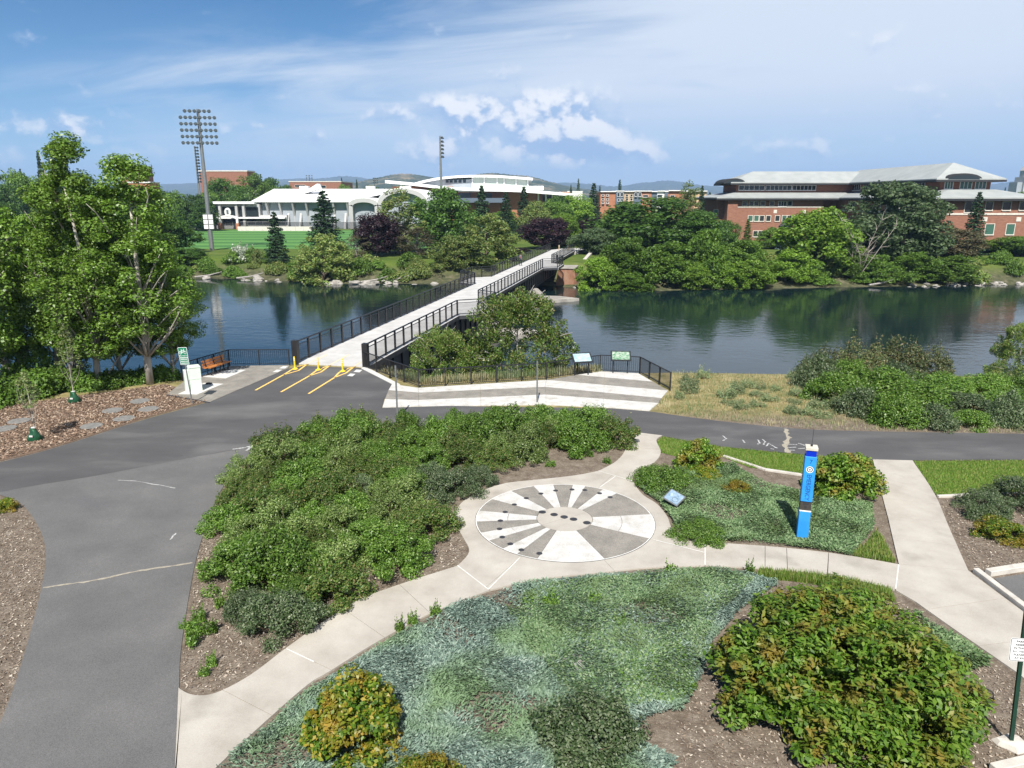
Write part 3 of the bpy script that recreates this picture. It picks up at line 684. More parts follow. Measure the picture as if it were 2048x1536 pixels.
def grow(key, name, label, cat, loc, h=None, r=None, rz=None, group=None, ry=None):
    st, fo, H, Rr = CACHE[key]
    sz = (h / H) if h else 1.0; sx = (r / Rr) if r else sz; sy = (ry / Rr) if ry else sx
    t = thing(name, loc, label, cat, group, random.uniform(0, 6.28) if rz is None else rz, (sx, sy, sz))
    put(st.name.split('.')[0], st, t); f = put(fo.name.split('.')[0], fo, t); f['kind'] = 'stuff'
    return t
bark_pale = mat('pale_bark', [(.3, (.22, .20, .17)), (.6, (.42, .39, .34))], scale=5, rough=.9, stretch=(1, 1, .3), coords='obj')
bark = mat('brown_bark', [(.3, (.06, .045, .035)), (.6, (.14, .11, .085))], scale=5, rough=.95, stretch=(1, 1, .3), coords='obj')
bark_grey = mat('grey_bark', [(.3, (.20, .185, .17)), (.6, (.33, .31, .29))], scale=5, rough=.95, coords='obj')
lm_pop = leafmat('poplar_leaf', [(.045, .095, .010), (.085, .165, .018), (.13, .225, .030), (.20, .29, .07)], rough=.38)
lm_dark = leafmat('dark_leaf', [(.022, .055, .009), (.040, .085, .013), (.065, .120, .020)], rough=.5, gain=1.5)
lm_mid = leafmat('mid_leaf', [(.040, .085, .012), (.070, .130, .018), (.110, .180, .030)], rough=.5, gain=1.5)
lm_bright = leafmat('bright_leaf', [(.055, .115, .010), (.095, .170, .018), (.150, .225, .035)], rough=.5, gain=1.45)
lm_olive = leafmat('olive_leaf', [(.062, .110, .022), (.11, .17, .036), (.165, .22, .058), (.22, .22, .075)], rough=.55)
lm_grey = leafmat('grey_leaf', [(.045, .080, .030), (.070, .115, .045), (.12, .16, .08)], rough=.45)
lm_plum = leafmat('plum_leaf', [(.012, .006, .009), (.024, .010, .015), (.042, .018, .022)], rough=.5, trans=.12, gain=1.0)
lm_brown = leafmat('brownish_leaf', [(.05, .06, .025), (.09, .085, .04), (.14, .105, .06)], rough=.6)
lm_pine = leafmat('pine_needles', [(.012, .034, .012), (.022, .052, .018), (.036, .075, .024)], rough=.6, trans=.1)
lm_blue = leafmat('blue_needles', [(.05, .085, .085), (.085, .13, .13), (.13, .18, .18)], rough=.6, trans=.1)
lm_shrub = leafmat('shrub_leaf', [(.036, .085, .010), (.068, .140, .016), (.105, .190, .026), (.19, .27, .075)], rough=.42)
lm_shrub2 = leafmat('shrub_leaf_dark', [(.032, .065, .020), (.062, .105, .036), (.11, .15, .07), (.21, .24, .15)], rough=.45)
lm_shrub_l = leafmat('shrub_leaf_light', [(.055, .105, .022), (.10, .165, .035), (.16, .22, .06), (.26, .31, .13)], rough=.45)
lm_shrub_m = leafmat('shrub_leaf_mixed', [(.030, .075, .012), (.055, .11, .018), (.10, .15, .03), (.17, .14, .06)], rough=.45)
lm_gold = leafmat('gold_tip_leaf', [(.032, .080, .006), (.060, .125, .010), (.10, .175, .014), (.17, .21, .02), (.33, .24, .04)], rough=.45, patchy=(1.8, .50, .68, (.36, .21, .03)))
lm_vib = leafmat('viburnum_leaf', [(.035, .090, .008), (.070, .150, .012), (.115, .205, .020), (.18, .27, .045)], rough=.5, patchy=(2.0, .48, .66, (.30, .19, .04)))
lm_jun = leafmat('juniper_needles', [(.070, .112, .090), (.12, .18, .145), (.185, .26, .21), (.28, .35, .29)], gain=1.0, rough=.6, trans=.12, var=.05, patchy=(.55, .46, .62, (.13, .21, .085)))
lm_jun2 = leafmat('green_juniper_needles', [(.05, .10, .038), (.095, .17, .066), (.15, .23, .10), (.23, .295, .16)], gain=1.05, rough=.6, trans=.12, var=.05, patchy=(.8, .50, .66, (.10, .15, .05)))
lm_grass = leafmat('grass_blade', [(.06, .13, .014), (.10, .18, .022), (.16, .22, .045), (.26, .24, .09)], rough=.6, var=.05)
lm_dry = leafmat('dry_grass_blade', [(.13, .17, .06), (.30, .255, .14), (.42, .36, .22), (.12, .18, .08)], rough=.7, var=.05, patchy=(.40, .46, .58, (.10, .17, .06)))
tall = lambda t: (math.sin(math.pi * min(1, .12 + t * .88)) ** .7) * (1.0 - .45 * t) + .08
for i in range(3):
    deciduous('poplar%d' % i, 13, 2.7, 2.0 + .4 * i, 185, 165, .52, .135, .17, bark_pale, lm_pop, shape=tall, limbs=26, lean=(.02, -.03, .04)[i], sticks=10)
for nm, lm in (('mid', lm_mid), ('dark', lm_dark), ('bright', lm_bright), ('olive', lm_olive), ('grey', lm_grey), ('plum', lm_plum), ('brown', lm_brown)):
    for i in range(2):
        deciduous('%s%d' % (nm, i), 10, 5, 1.3, 120, 105, 1.15, .38, .26, bark, lm, limbs=12)
for i in range(2):
    deciduous('low_bright%d' % i, 9, 5, .1, 130, 110, 1.05, .38, .25, bark, lm_bright, limbs=10, shape=lambda t: math.sqrt(max(0, 1 - t * t * .9)) * .98)
    deciduous('low_mid%d' % i, 9, 5, .1, 130, 110, 1.05, .38, .25, bark, lm_mid, limbs=10, shape=lambda t: math.sqrt(max(0, 1 - t * t * .9)) * .98)
deciduous('low_olive', 9, 5, .1, 100, 110, .95, .36, .25, bark, lm_olive, limbs=10, shape=lambda t: math.sqrt(max(0, 1 - t * t * .9)) * .98)
deciduous('low_grey', 12, 6, .2, 190, 115, 1.15, .38, .3, bark_grey, lm_grey, limbs=16, sticks=8)
deciduous('thin_olive', 11, 2.6, 1.2, 70, 70, .7, .30, .14, bark_grey, lm_olive, limbs=24, sticks=14)
deciduous('thin_brown', 10, 2.6, .8, 60, 55, .7, .26, .14, bark_grey, lm_brown, limbs=26, sticks=18)
conifer('pine', 14, 3.4, 5200, .42, lm_pine, bark, z0=.1, irregular=.4, lev=20)
conifer('spruce', 15, 2.8, 6500, .36, lm_pine, bark, z0=.02, lev=30)
conifer('blue_spruce', 10, 2.6, 5200, .34, lm_blue, bark, z0=.02, lev=24)
conifer('cypress', 8, .9, 3000, .26, lm_mid, bark, z0=.01, lev=24)
deciduous('river_tree', 6.2, 4.2, .4, 220, 150, .58, .14, .10, bark_grey, leafmat('river_tree_leaf', [(.045, .10, .014), (.085, .155, .022), (.14, .21, .04), (.24, .21, .09)], rough=.4), limbs=34, sticks=24, shape=lambda t: math.sqrt(max(0, 1 - t * t * .85)))
stem_m = mat('stem_bark', (.10, .07, .05), coords='obj')
for i in range(4):
    shrub('bed%d' % i, 1.15, 1.1, 64, (210, 230, 240, 220)[i], (.25, .23, .22, .2)[i], (.068, .06, .055, .058)[i], (lm_shrub, lm_shrub, lm_shrub_l, lm_shrub_m)[i], stem_m, spiky=(.22, .3, .4, .3)[i], wob=.35)
for i in range(2):
    shrub('spirea%d' % i, 1.05, 1.15, 62, 210, .24, .055, lm_shrub2, stem_m, spiky=.14)
    shrub('bramble%d' % i, 1.6, 2.0, 70, 150, .40, .12, lm_shrub, stem_m, spiky=.3)
    if i == 0: shrub('bramble2', 1.5, 1.9, 60, 140, .40, .11, lm_shrub2, stem_m, spiky=.45)
    shrub('osier%d' % i, 3.0, 2.3, 75, 150, .45, .12, leafmat('osier_leaf%d' % i, [(.035, .06, .02), (.07, .10, .035), (.12, .14, .06), (.16, .12, .06)], rough=.45), stem_m, spiky=.7)
    shrub('bank%d' % i, 1.4, 1.5, 55, 100, .38, .16, lm_mid, stem_m, spiky=.4)
shrub('viburnum', 2.3, 2.0, 330, 140, .27, .102, lm_vib, stem_m, spiky=.16, aspect=.44, up=.9, inner=.4, wob=.06)
shrub('gold', 1.35, .95, 110, 110, .19, .088, lm_gold, stem_m, spiky=.1, up=.8, aspect=.6, inner=.5, wob=.1)
shrub('goldmound', .75, .8, 60, 130, .17, .06, lm_gold, stem_m, up=.6)
shrub('glossy', 1.2, 1.15, 70, 130, .25, .095, lm_vib, stem_m, up=.7)
shrub('mound', .6, 1.0, 60, 200, .2, .05, lm_shrub, stem_m, up=.6)
shrub('darkshrub', 1.1, 1.1, 70, 170, .24, .065, lm_shrub2, stem_m, up=.6, spiky=.12)
shrub('weed', .35, .25, 14, 22, .10, .07, lm_shrub, stem_m, spiky=.2)
shrub('shore', 1.8, 2.2, 50, 60, .55, .26, lm_mid, stem_m, spiky=.5)
shrub('shore_olive', 1.8, 2.2, 50, 60, .55, .26, lm_olive, stem_m, spiky=.5)
shrub('pale_flower', 2.2, 1.8, 45, 60, .5, .24, leafmat('pale_flower', [(.10, .15, .07), (.25, .28, .2), (.45, .46, .42), (.08, .12, .05)]), stem_m, spiky=.9)

# ================================================================== NEAR PLANTING
# ---- spreading junipers: needle sprays hugging the soil
def spray_cover(name, poly, n, L, W, lm, label, hole=None, base_h=.06, amp=.14, cat='ground cover', bare_t=-.58):
    X, Y = scatter(poly, n)
    h = base_h + amp * (.5 + .5 * np.sin(X * 2.1 + 1.3 * np.sin(Y * 1.7)) * np.sin(Y * 2.4 + 1.1 * np.sin(X * 1.3))) 
    bare = np.sin(X * 1.1 + 2.0 + 1.7 * np.sin(Y * .8)) * np.sin(Y * 1.4 + 1.2 * np.sin(X * .9 + 1))
    keep = (bare > bare_t) | (RNG.uniform(size=n) < .22)
    if hole is not None: keep &= ~hole(X, Y)
    X, Y, h = X[keep], Y[keep], h[keep]; n = len(X)
    pos = np.stack([X, Y, h * RNG.uniform(.25, 1, n)], 1)
    flow = np.sin(X * 3.1) * 1.5 + np.cos(Y * 2.7) * 1.5 + RNG.normal(size=n) * .9
    d = np.stack([np.cos(flow), np.sin(flow), RNG.uniform(-.05, .7, n)], 1); d /= np.linalg.norm(d, axis=1, keepdims=True)
    nr = np.stack([RNG.normal(size=n) * .45, RNG.normal(size=n) * .45, np.ones(n)], 1); s = np.cross(nr, d); s /= np.linalg.norm(s, axis=1, keepdims=True)
    k = RNG.uniform(.6, 1.35, (n, 1)); up = np.array([0, 0, 1.0])
    V = np.stack([pos, pos + d * L * k * .55 + s * W * k + up * .012, pos + d * L * k, pos + d * L * k * .55 - s * W * k + up * .012], 1).reshape(-1, 3)
    o = put(name, mesh_np(name, V, np.arange(4 * n).reshape(n, 4), lm)); tag(o, label, cat, kind='stuff'); return o
jun1 = PP(crom([(380, 1600), (470, 1515), (610, 1395), (745, 1305), (870, 1234), (1000, 1190), (1090, 1168), (1300, 1148), (1420, 1143), (1500, 1155)]) + [(1560, 1172), (1480, 1220), (1425, 1290), (1390, 1380), (1360, 1425), (1290, 1440), (1270, 1480), (1350, 1530), (1290, 1600)])
spray_cover('blue_juniper_cover', jun1, 200000, .088, .0125, lm_jun, 'blue-green spreading juniper covering the front bed below the curved walk', bare_t=-.46)
jun2 = PP([(1272, 968), (1290, 988), (1318, 1008), (1340, 1035), (1348, 1056), (1385, 1072), (1440, 1084), (1560, 1093), (1640, 1102), (1700, 1114), (1745, 1060), (1742, 1008), (1640, 992), (1560, 975), (1500, 955), (1465, 930), (1380, 935)])
spray_cover('green_juniper_cover', jun2, 85000, .085, .0135, lm_jun2, 'green juniper carpet around the blue emergency tower')
fol = PP([(1290, 1300), (1360, 1290), (1395, 1380), (1340, 1420), (1250, 1400), (1230, 1350)])
spray_cover('bright_stonecrop_cover', fol, 16000, .06, .016, lm_shrub, 'bright green low carpet patch next to the big leafy bush')
spray_cover('blue_juniper_cover', PP([(1832, 1222), (1900, 1272), (1975, 1330), (1935, 1345), (1870, 1290)]), 5000, .10, .018, lm_jun2, 'narrow juniper strip between the big bush and the wide walk', base_h=.04)
spray_cover('green_juniper_cover', PP([(1010, 1215), (1120, 1172), (1300, 1152), (1420, 1146), (1510, 1166), (1430, 1240), (1400, 1330), (1360, 1410), (1230, 1430), (1120, 1380), (1060, 1300)]), 50000, .075, .014, lm_jun2, 'greener juniper mixed into the right half of the front bed', base_h=.10)
# ---- grass: lawns and the dry verge
def blades(name, poly, n, L, W, lm, label, zf=None, lean=.5, cat='grass'):
    X, Y = scatter(poly, n); Z0 = np.zeros(n) if zf is None else np.array([zf(a, b) for a, b in zip(X, Y)])
    a = RNG.uniform(0, 6.28, n); d = np.stack([np.cos(a) * lean * RNG.uniform(.2, 1, n), np.sin(a) * lean * RNG.uniform(.2, 1, n), np.ones(n)], 1)
    s = np.stack([-np.sin(a), np.cos(a), np.zeros(n)], 1); k = RNG.uniform(.5, 1.3, (n, 1)); pos = np.stack([X, Y, Z0], 1)
    V = np.stack([pos - s * W, pos + s * W, pos + d * L * k + s * W * .2, pos + d * L * k - s * W * .2], 1).reshape(-1, 3)
    tag(put(name, mesh_np(name, V, np.arange(4 * n).reshape(n, 4), lm)), label, cat, kind='stuff')
blades('lawn_grass', lawn_a, 16000, .07, .012, lm_grass, 'mown grass strip between the trail and the juniper bed')
blades('lawn_grass', PP([(1828, 923), (2120, 921), (2140, 987), (1873, 991), (1850, 957)]), 16000, .07, .012, lm_grass, 'mown bright lawn right of the straight concrete path')
verge = PP([(1343, 784), (1345, 742), (1480, 750), (1620, 752), (1800, 752), (2200, 752), (2300, 868), (2048, 867), (1700, 861), (1560, 854), (1420, 839), (1302, 821)])
blades('verge_grass', verge, 20000, .14, .012, lm_dry, 'dry straw-coloured wild grass on the river bank above the trail', zf=ground_z, lean=.7)
blades('bank_grass', [(-7.5, 40.0), (-4.6, 37.0), (3, 39), (5, 39.6), (5.5, 42.5), (-4, 42.5)], 9000, .35, .016, lm_dry, 'tall grass behind the black overlook fence', zf=ground_z, lean=.6)
blades('edge_grass', PP(crom([(1520, 1143), (1620, 1152), (1700, 1164), (1780, 1184)]) + crom([(1790, 1205), (1700, 1185), (1600, 1165), (1510, 1158)])), 5000, .16, .012, lm_grass, 'unmown grass along the lower edge of the curved walk')
blades('edge_grass', PP([(1700, 1112), (1790, 1128), (1790, 1122), (1755, 1060), (1735, 1085)]), 1500, .12, .012, lm_grass, 'weedy grass in the corner beside the straight concrete path')
# wood chips
Xc, Yc = scatter(PP([(-60, 935), (120, 889), (280, 838), (415, 802), (335, 788), (350, 774), (330, 769), (250, 780), (120, 797), (0, 815), (-60, 820)]), 15000)
n = len(Xc); a = RNG.uniform(0, 6.28, n); d = np.stack([np.cos(a), np.sin(a), RNG.normal(size=n) * .3], 1); s = np.stack([-np.sin(a), np.cos(a), RNG.normal(size=n) * .4], 1)
k = RNG.uniform(.5, 1.4, (n, 1)); pos = np.stack([Xc, Yc, RNG.uniform(.012, .04, n)], 1)
V = np.stack([pos - d * .045 * k - s * .016 * k, pos + d * .045 * k - s * .016 * k, pos + d * .045 * k + s * .016 * k, pos - d * .045 * k + s * .016 * k], 1).reshape(-1, 3)
tag(put('wood_chips', mesh_np('wood_chips', V, np.arange(4 * n).reshape(n, 4), leafmat('wood_chip', [(.09, .055, .038), (.18, .115, .077), (.29, .205, .145), (.44, .35, .27)], trans=.02, rough=.9, var=.02, gain=1.0))), 'reddish brown wood chip mulch on the bed left of the trail', 'mulch', kind='stuff')
# leaf litter on the bare soil
def litter(poly, n, label):
    X, Y = scatter(poly, n); a = RNG.uniform(0, 6.28, n); d = np.stack([np.cos(a), np.sin(a), RNG.normal(size=n) * .3], 1); s = np.stack([-np.sin(a), np.cos(a), RNG.normal(size=n) * .4], 1)
    k = RNG.uniform(.4, 1.5, (n, 1)); pos = np.stack([X, Y, RNG.uniform(.004, .016, n)], 1)
    V = np.stack([pos - d * .03 * k, pos + s * .012 * k, pos + d * .03 * k, pos - s * .012 * k], 1).reshape(-1, 3)
    tag(put('leaf_litter', mesh_np('leaf_litter', V, np.arange(4 * n).reshape(n, 4), lm_lit)), label, 'leaf litter', kind='stuff')
lm_lit = leafmat('litter', [(.10, .07, .05), (.2, .15, .11), (.34, .28, .22), (.46, .41, .34)], trans=.02, rough=.9, var=.02, gain=1.0)
litter(PP([(440, 985), (400, 1090), (372, 1250), (362, 1372), (390, 1385), (430, 1383), (580, 1288), (700, 1206), (800, 1166), (912, 1128), (930, 1100), (905, 1050), (700, 1100)]), 9000, 'dry leaf litter under the shrub bed')
litter(PP([(-60, 1000), (40, 1012), (78, 1062), (90, 1110), (82, 1165), (66, 1230), (40, 1325), (-20, 1500), (-90, 1500)]), 4000, 'dry leaf litter on the bare bed left of the old path')
litter(PP([(1520, 1180), (1790, 1200), (1900, 1262), (2040, 1360), (2080, 1540), (1700, 1600), (1300, 1600), (1380, 1400)]), 7000, 'dry leaf litter around the big leafy bush')
litter(PP([(1880, 1000), (2070, 1000), (2070, 1125), (1950, 1140), (1905, 1060)]), 2500, 'dry leaf litter in the bed beside the parking kerb')

# ---- dense shrub bed in the middle
bed = PP([(480, 965), (560, 905), (690, 872), (1000, 862), (1190, 864), (1232, 888), (1130, 905), (1010, 925), (985, 985), (920, 1003), (840, 1010), (870, 1085), (840, 1120), (700, 1190), (600, 1235), (480, 1195), (445, 1160), (455, 1080)])
placed = []
tries = 0
sp1 = [(905, 990, 1.15), (860, 975, .9), (560, 1255, 1.15), (500, 1230, .7), (960, 968, .7), (720, 990, .7)]
for px, py, r in sp1:
    x, y = P(px, py); placed.append((x, y, r)); grow('spirea%d' % (len(placed) % 2), 'spirea_shrub', 'fine-leaved grey-green shrub in the dense shrub bed beside the walk', 'shrub', (x, y, 0), 1.0 * min(1, r + .1), r, group='grey-green shrubs in the middle bed')
while len(placed) < 74 and tries < 6000:
    tries += 1
    xs = [p[0] for p in bed]; ys = [p[1] for p in bed]; x, y = random.uniform(min(xs), max(xs)), random.uniform(min(ys), max(ys)); r = random.uniform(.75, 1.35)
    if not inpoly(x, y, bed) or any(math.dist((x, y), q[:2]) < (r + q[2]) * .44 for q in placed): continue
    placed.append((x, y, r))
    where = 'on its trail side' if y > 25.5 else ('bordering the old asphalt path' if x < -6.3 else ('edging the concrete walk' if x > -2.6 or y < 18.5 else 'in its middle'))
    grow('bed%d' % random.randrange(4), 'leafy_shrub', 'leafy green shrub in the dense middle bed, ' + where, 'shrub', (x, y, 0), min(1.7, r * random.uniform(.88, 1.15)) + max(0, (y - 24) * .06), r, group='green shrubs in the middle bed, ' + where)
for px, py, h, r in ((640, 1195, .95, .38), (655, 1140, .9, .4)):
    x, y = P(px, py); grow('weed', 'broadleaf_shrub', 'lime green broad-leaved sprouting plant at the edge of the shrub bed', 'shrub', (x, y, 0), h, r, group='lime sprouting plants')
rw = random.Random(5)
for px, py in ((400, 1240), (420, 1265), (390, 1270), (375, 1255), (385, 1290), (440, 1215), (1165, 905), (1180, 912), (1075, 925), (1102, 932), (870, 1232), (825, 1250), (800, 1262), (1215, 925), (1735, 965), (1100, 1215), (1190, 1205), (1240, 1255), (1060, 1210), (1340, 1150), (1500, 1150), (425, 1330), (410, 1350)):
    x, y = P(px, py); grow('weed', 'weed', 'small green weed sprouting from the soil at a walk edge', 'weed', (x, y, 0), rw.uniform(.2, .42), rw.uniform(.12, .22), group='weeds along the walks')
lm_tuft = leafmat('verge_tuft', [(.07, .12, .05), (.12, .18, .08), (.20, .24, .12), (.30, .28, .15)])
shrub('tuft', .5, .4, 16, 60, .14, .10, lm_tuft, stem_m, spiky=.35, aspect=.18)
for k in range(46):
    px, py = rw.uniform(1345, 1720), rw.uniform(752, 845)
    if py > 800 + (px - 1300) * .10: continue
    x, y = P(px, py); grow('tuft', 'grass_tuft', 'grey-green wild tuft in the dry bank grass above the trail', 'plant', (x, y, ground_z(x, y)), rw.uniform(.25, .7), rw.uniform(.25, .6), group='tufts in the dry bank grass')
# ---- single shrubs
for key, name, lab, px, py, h, r in (
    ('viburnum', 'viburnum_bush', 'huge rounded broad-leaved bush with bronze tips in the front bed', 1680, 1400, 2.25, 2.6),
    ('gold', 'golden_bush', 'upright golden and orange tipped bush growing out of the blue juniper', 708, 1485, 1.4, .98),
    ('goldmound', 'golden_bush', 'orange-tipped small bush low in the blue juniper', 855, 1575, .7, .62),
    ('darkshrub', 'dark_shrub', 'dark green fine-leaved shrub in the front juniper bed', 1165, 1490, 1.0, 1.15),
    ('glossy', 'glossy_shrub', 'glossy light green round shrub between lawn strip and juniper carpet', 1400, 935, 1.15, 1.0),
    ('mound', 'low_mound_shrub', 'low dense green mound beside the curved walk near the round plaza', 1322, 968, .75, 1.15),
    ('goldmound', 'low_mound_shrub', 'small yellow-green mound touching the glossy round shrub', 1410, 956, .4, .65),
    ('goldmound', 'low_mound_shrub', 'small reddish mound alone in the green juniper carpet', 1473, 983, .42, .52),
    ('glossy', 'glossy_shrub', 'large glossy green bush right behind the blue emergency tower', 1690, 985, 1.45, 1.4),
    ('mound', 'low_mound_shrub', 'low dark green mound below the slanted plaque', 1395, 1072, .42, .95),
    ('spirea0', 'lavender_shrub', 'grey-purple shrub with dried heads above the yellowish shrub near the parking kerb', 1965, 1025, .85, .95),
    ('spirea1', 'lavender_shrub', 'grey-purple shrub with dried heads beside the lawn edging', 2040, 1010, 1.0, 1.1),
    ('goldmound', 'yellowish_shrub', 'yellow-green low shrub in the bed by the parking kerb', 2003, 1072, .62, .85),
    ('goldmound', 'yellowish_shrub', 'small yellow shrub at the tip of the bare bed left of the old path', 12, 1020, .45, .42)):
    x, y = P(px, py); grow(key, name, lab, 'shrub', (x, y, 0), h, r)
# ---- river bank brambles and osiers on the right
rb = random.Random(21)
for px, py, r in ((1665, 800, 1.6), (1720, 825, 1.5), (1790, 845, 1.3), (1860, 850, 1.4), (1940, 850, 1.4), (2020, 848, 1.5), (2090, 848, 1.6), (1760, 790, 2.0), (1840, 808, 2.0), (1920, 815, 2.0), (2000, 812, 2.0), (2080, 810, 2.0),
                  (1700, 770, 1.8), (1790, 772, 2.0), (1880, 778, 2.0), (1970, 780, 2.0), (2060, 782, 2.0), (1640, 775, 1.2)):
    x, y = P(px, py); grow(rb.choice(('bramble0', 'bramble1', 'bramble2')), 'bramble_bush', 'sprawling green bramble bush ' + ('right beside the trail' if py > 820 else 'between the willowy shrubs and the trail'), 'bush', (x, y, min(0, ground_z(x, y)) - .05), rb.choice((.8, 1.0, 1.3, 1.6, 1.9)), r * rb.uniform(.75, 1.15), group='brambles ' + ('beside the trail' if py > 820 else 'on the bank'))
for px, Y, top, r in ((1660, 41.0, 690, 1.9), (1730, 42.0, 668, 2.3), (1810, 42.5, 672, 2.2), (1870, 42, 690, 1.8), (1625, 40.2, 722, 1.1)):
    x, zt = Zp(px, top, Y); z = ground_z(x, Y); grow('osier%d' % rb.randrange(2), 'osier_shrub', 'tall olive willowy shrub standing at the water edge behind the brambles', 'shrub', (x, Y, z - .05), zt - z, r, group='willowy shrubs at the right water edge')
x, zt = Zp(2052, 645, 41.5); z = ground_z(x, 41.5); grow('river_tree', 'young_tree', 'young riverside tree cut by the picture edge beyond the brambles', 'tree', (x, 41.5, z), zt - z, 1.7)
x, Y = 2.0, 42.6
x, zt = Zp(1035, 597, 43.2); z = ground_z(x, 43.2); grow('river_tree', 'river_tree', 'spreading multi-stemmed tree between the footbridge and the black fence', 'tree', (x, 43.2, z), zt - z + .5, 4.1)
x, zt = Zp(880, 668, 42.0); z = ground_z(x, 42.0); grow('river_tree', 'river_tree', 'smaller reddish-tipped tree leaning against the footbridge girder', 'tree', (x, 42.0, z), zt - z + .4, 2.6)
for px, Y, r in ((905, 40.6, .9), (990, 40.6, 1.1), (1075, 41.2, 1.0), (1130, 42.6, .8), (1150, 43, .7)):
    x = (px - 1024) / 1440 * Y * 1.03; grow('bank%d' % rb.randrange(2), 'bank_shrub', 'low leafy shrub below the river tree behind the overlook fence', 'shrub', (x, Y, ground_z(x, Y) - .05), 1.0, r, group='shrubs behind the overlook fence')
# ---- left bank: poplars, undergrowth, saplings
def near_tree(key, lab, px, py, top, r, h_extra=0, name='poplar_tree', z=None):
    x, y = P(px, py, 0); zg = ground_z(x, y); _, zt = Zp(px, top, y); grow(key, name, lab, 'tree', (x, y, zg - .02), zt - zg, r)
near_tree('poplar0', 'tall pale-barked poplar with the highest crown beside the mulch bed', 196, 772, 262, 3.0)
near_tree('poplar1', 'tall poplar with split crown overhanging the water near the bicycle sign', 300, 768, 300, 3.2)
near_tree('poplar2', 'slender poplar between the two tallest poplars', 246, 756, 395, 2.1)
near_tree('poplar1', 'darker lower poplar in front of the water above the sapling', 118, 752, 425, 2.5)
near_tree('poplar0', 'broad poplar cut by the left picture edge', -34, 785, 95, 3.2)
near_tree('poplar2', 'narrow low poplar leaning over the water right behind the bench pad shrubs', 345, 752, 470, 1.9)
near_tree('poplar2', 'slim poplar in the gap right of the highest crown', 160, 762, 345, 2.0)
near_tree('poplar2', 'half-hidden poplar behind the broad poplar at the picture edge', 25, 748, 440, 2.4)
for px, py, h, r in ((10, 800, 1.3, 1.5), (70, 790, 1.5, 1.5), (120, 778, 1.4, 1.4), (175, 775, 1.1, 1.2), (230, 770, 1.0, 1.2), (280, 762, 1.0, 1.1), (322, 755, 1.3, 1.2), (345, 748, 1.1, .9), (-50, 815, 1.6, 1.7), (40, 770, 2.4, 1.4), (100, 755, 2.2, 1.5), (395, 722, 1.5, 1.0), (320, 735, 1.3, 1.2)):
    x, y = P(px, py); grow('bank%d' % rb.randrange(2), 'bank_shrub', 'leafy green undergrowth shrub behind the wood chip bed', 'shrub', (x, y, ground_z(x, y) - .05), h, r, group='undergrowth behind the mulch bed')
lm_sap = leafmat('sapling_leaf', [(.06, .10, .025), (.11, .15, .05), (.19, .20, .09)])
deciduous('sapling', 4.0, .5, 1.6, 34, 26, .16, .09, .03, bark_pale, lm_sap, shape=tall, limbs=14)
bag_m = mat('green_bag', [(.35, (.008, .045, .022)), (.65, (.018, .085, .04))], scale=7, rough=.4, coords='obj')
for px, py, top, lab in ((150, 804, 652, 'thin pale sapling rising from the green watering bag near the poplars'), (71, 880, 742, 'thin sapling in the mulch close to the trail edge')):
    x, y = P(px, py); _, zt = Zp(px, top, y); t = grow('sapling', 'sapling', lab, 'tree', (x, y, 0), zt, .55)
    b = thing('watering_bag', (x, y, 0), 'dark green watering bag wrapped round the foot of the ' + ('sapling near the poplars' if px == 150 else 'sapling by the trail'), 'watering bag')
    prof = [(.24, .0), (.27, .05), (.22, .22), (.15, .42), (.12, .5), (.07, .53)]
    mb = MB(); mb.lathe((0, 0, 0), prof, 14); me = mb.mesh('bag_body', bag_m, smooth=True)
    for v in me.vertices: v.co.x += .05 * math.sin(v.co.z * 9 + v.co.y * 14); v.co.y += .04 * math.sin(v.co.x * 17 + v.co.z * 7)
    put('bag_body', me, b); MB().box(-.07, .07, -.245, -.225, .2, .27).build('bag_label', m_slab, b, local=True)
    MB().lathe((0, 0, 0), [(.085, .50), (.09, .55), (.06, .56)], 12).build('bag_collar', m_slab, b, local=True)
# round pavers in the mulch
m_paver = mat('grey_paver', [(.3, (.14, .137, .13)), (.7, (.21, .205, .195))], scale=4, rough=.95, fine=.2)
for q in ((38, 843), (10, 858), (183, 853), (225, 822), (248, 838), (280, 803), (297, 819)):
    x, y = P(*q); MB().lathe((0, 0, 0), [(.44, -.03), (.45, .035), (.42, .05), (.01, .052)], 20).build('round_paver', m_paver)
    o = bpy.context.scene.collection.objects[-1]; o.location = (x, y, 0); tag(o, 'round grey concrete stepping stone set in the wood chips', 'paver', 'stepping stones in the mulch bed')
# dead twigs on the juniper
tw = thing('dead_branch', (*P(1150, 1335), .12), 'bleached dead branches lying on the front juniper', 'branch')
mb = MB(); rt = random.Random(9)
for k in range(12):
    a = rt.uniform(0, 6.28); l = rt.uniform(.2, .5); mb.tube([(0, 0, -.06), (math.cos(a) * l * .5, math.sin(a) * l * .5, .08 + rt.uniform(0, .05)), (math.cos(a + .4) * l, math.sin(a + .4) * l, .03)], [.012, .008, .003], 5)
mb.build('twig', bark_grey, tw, local=True)

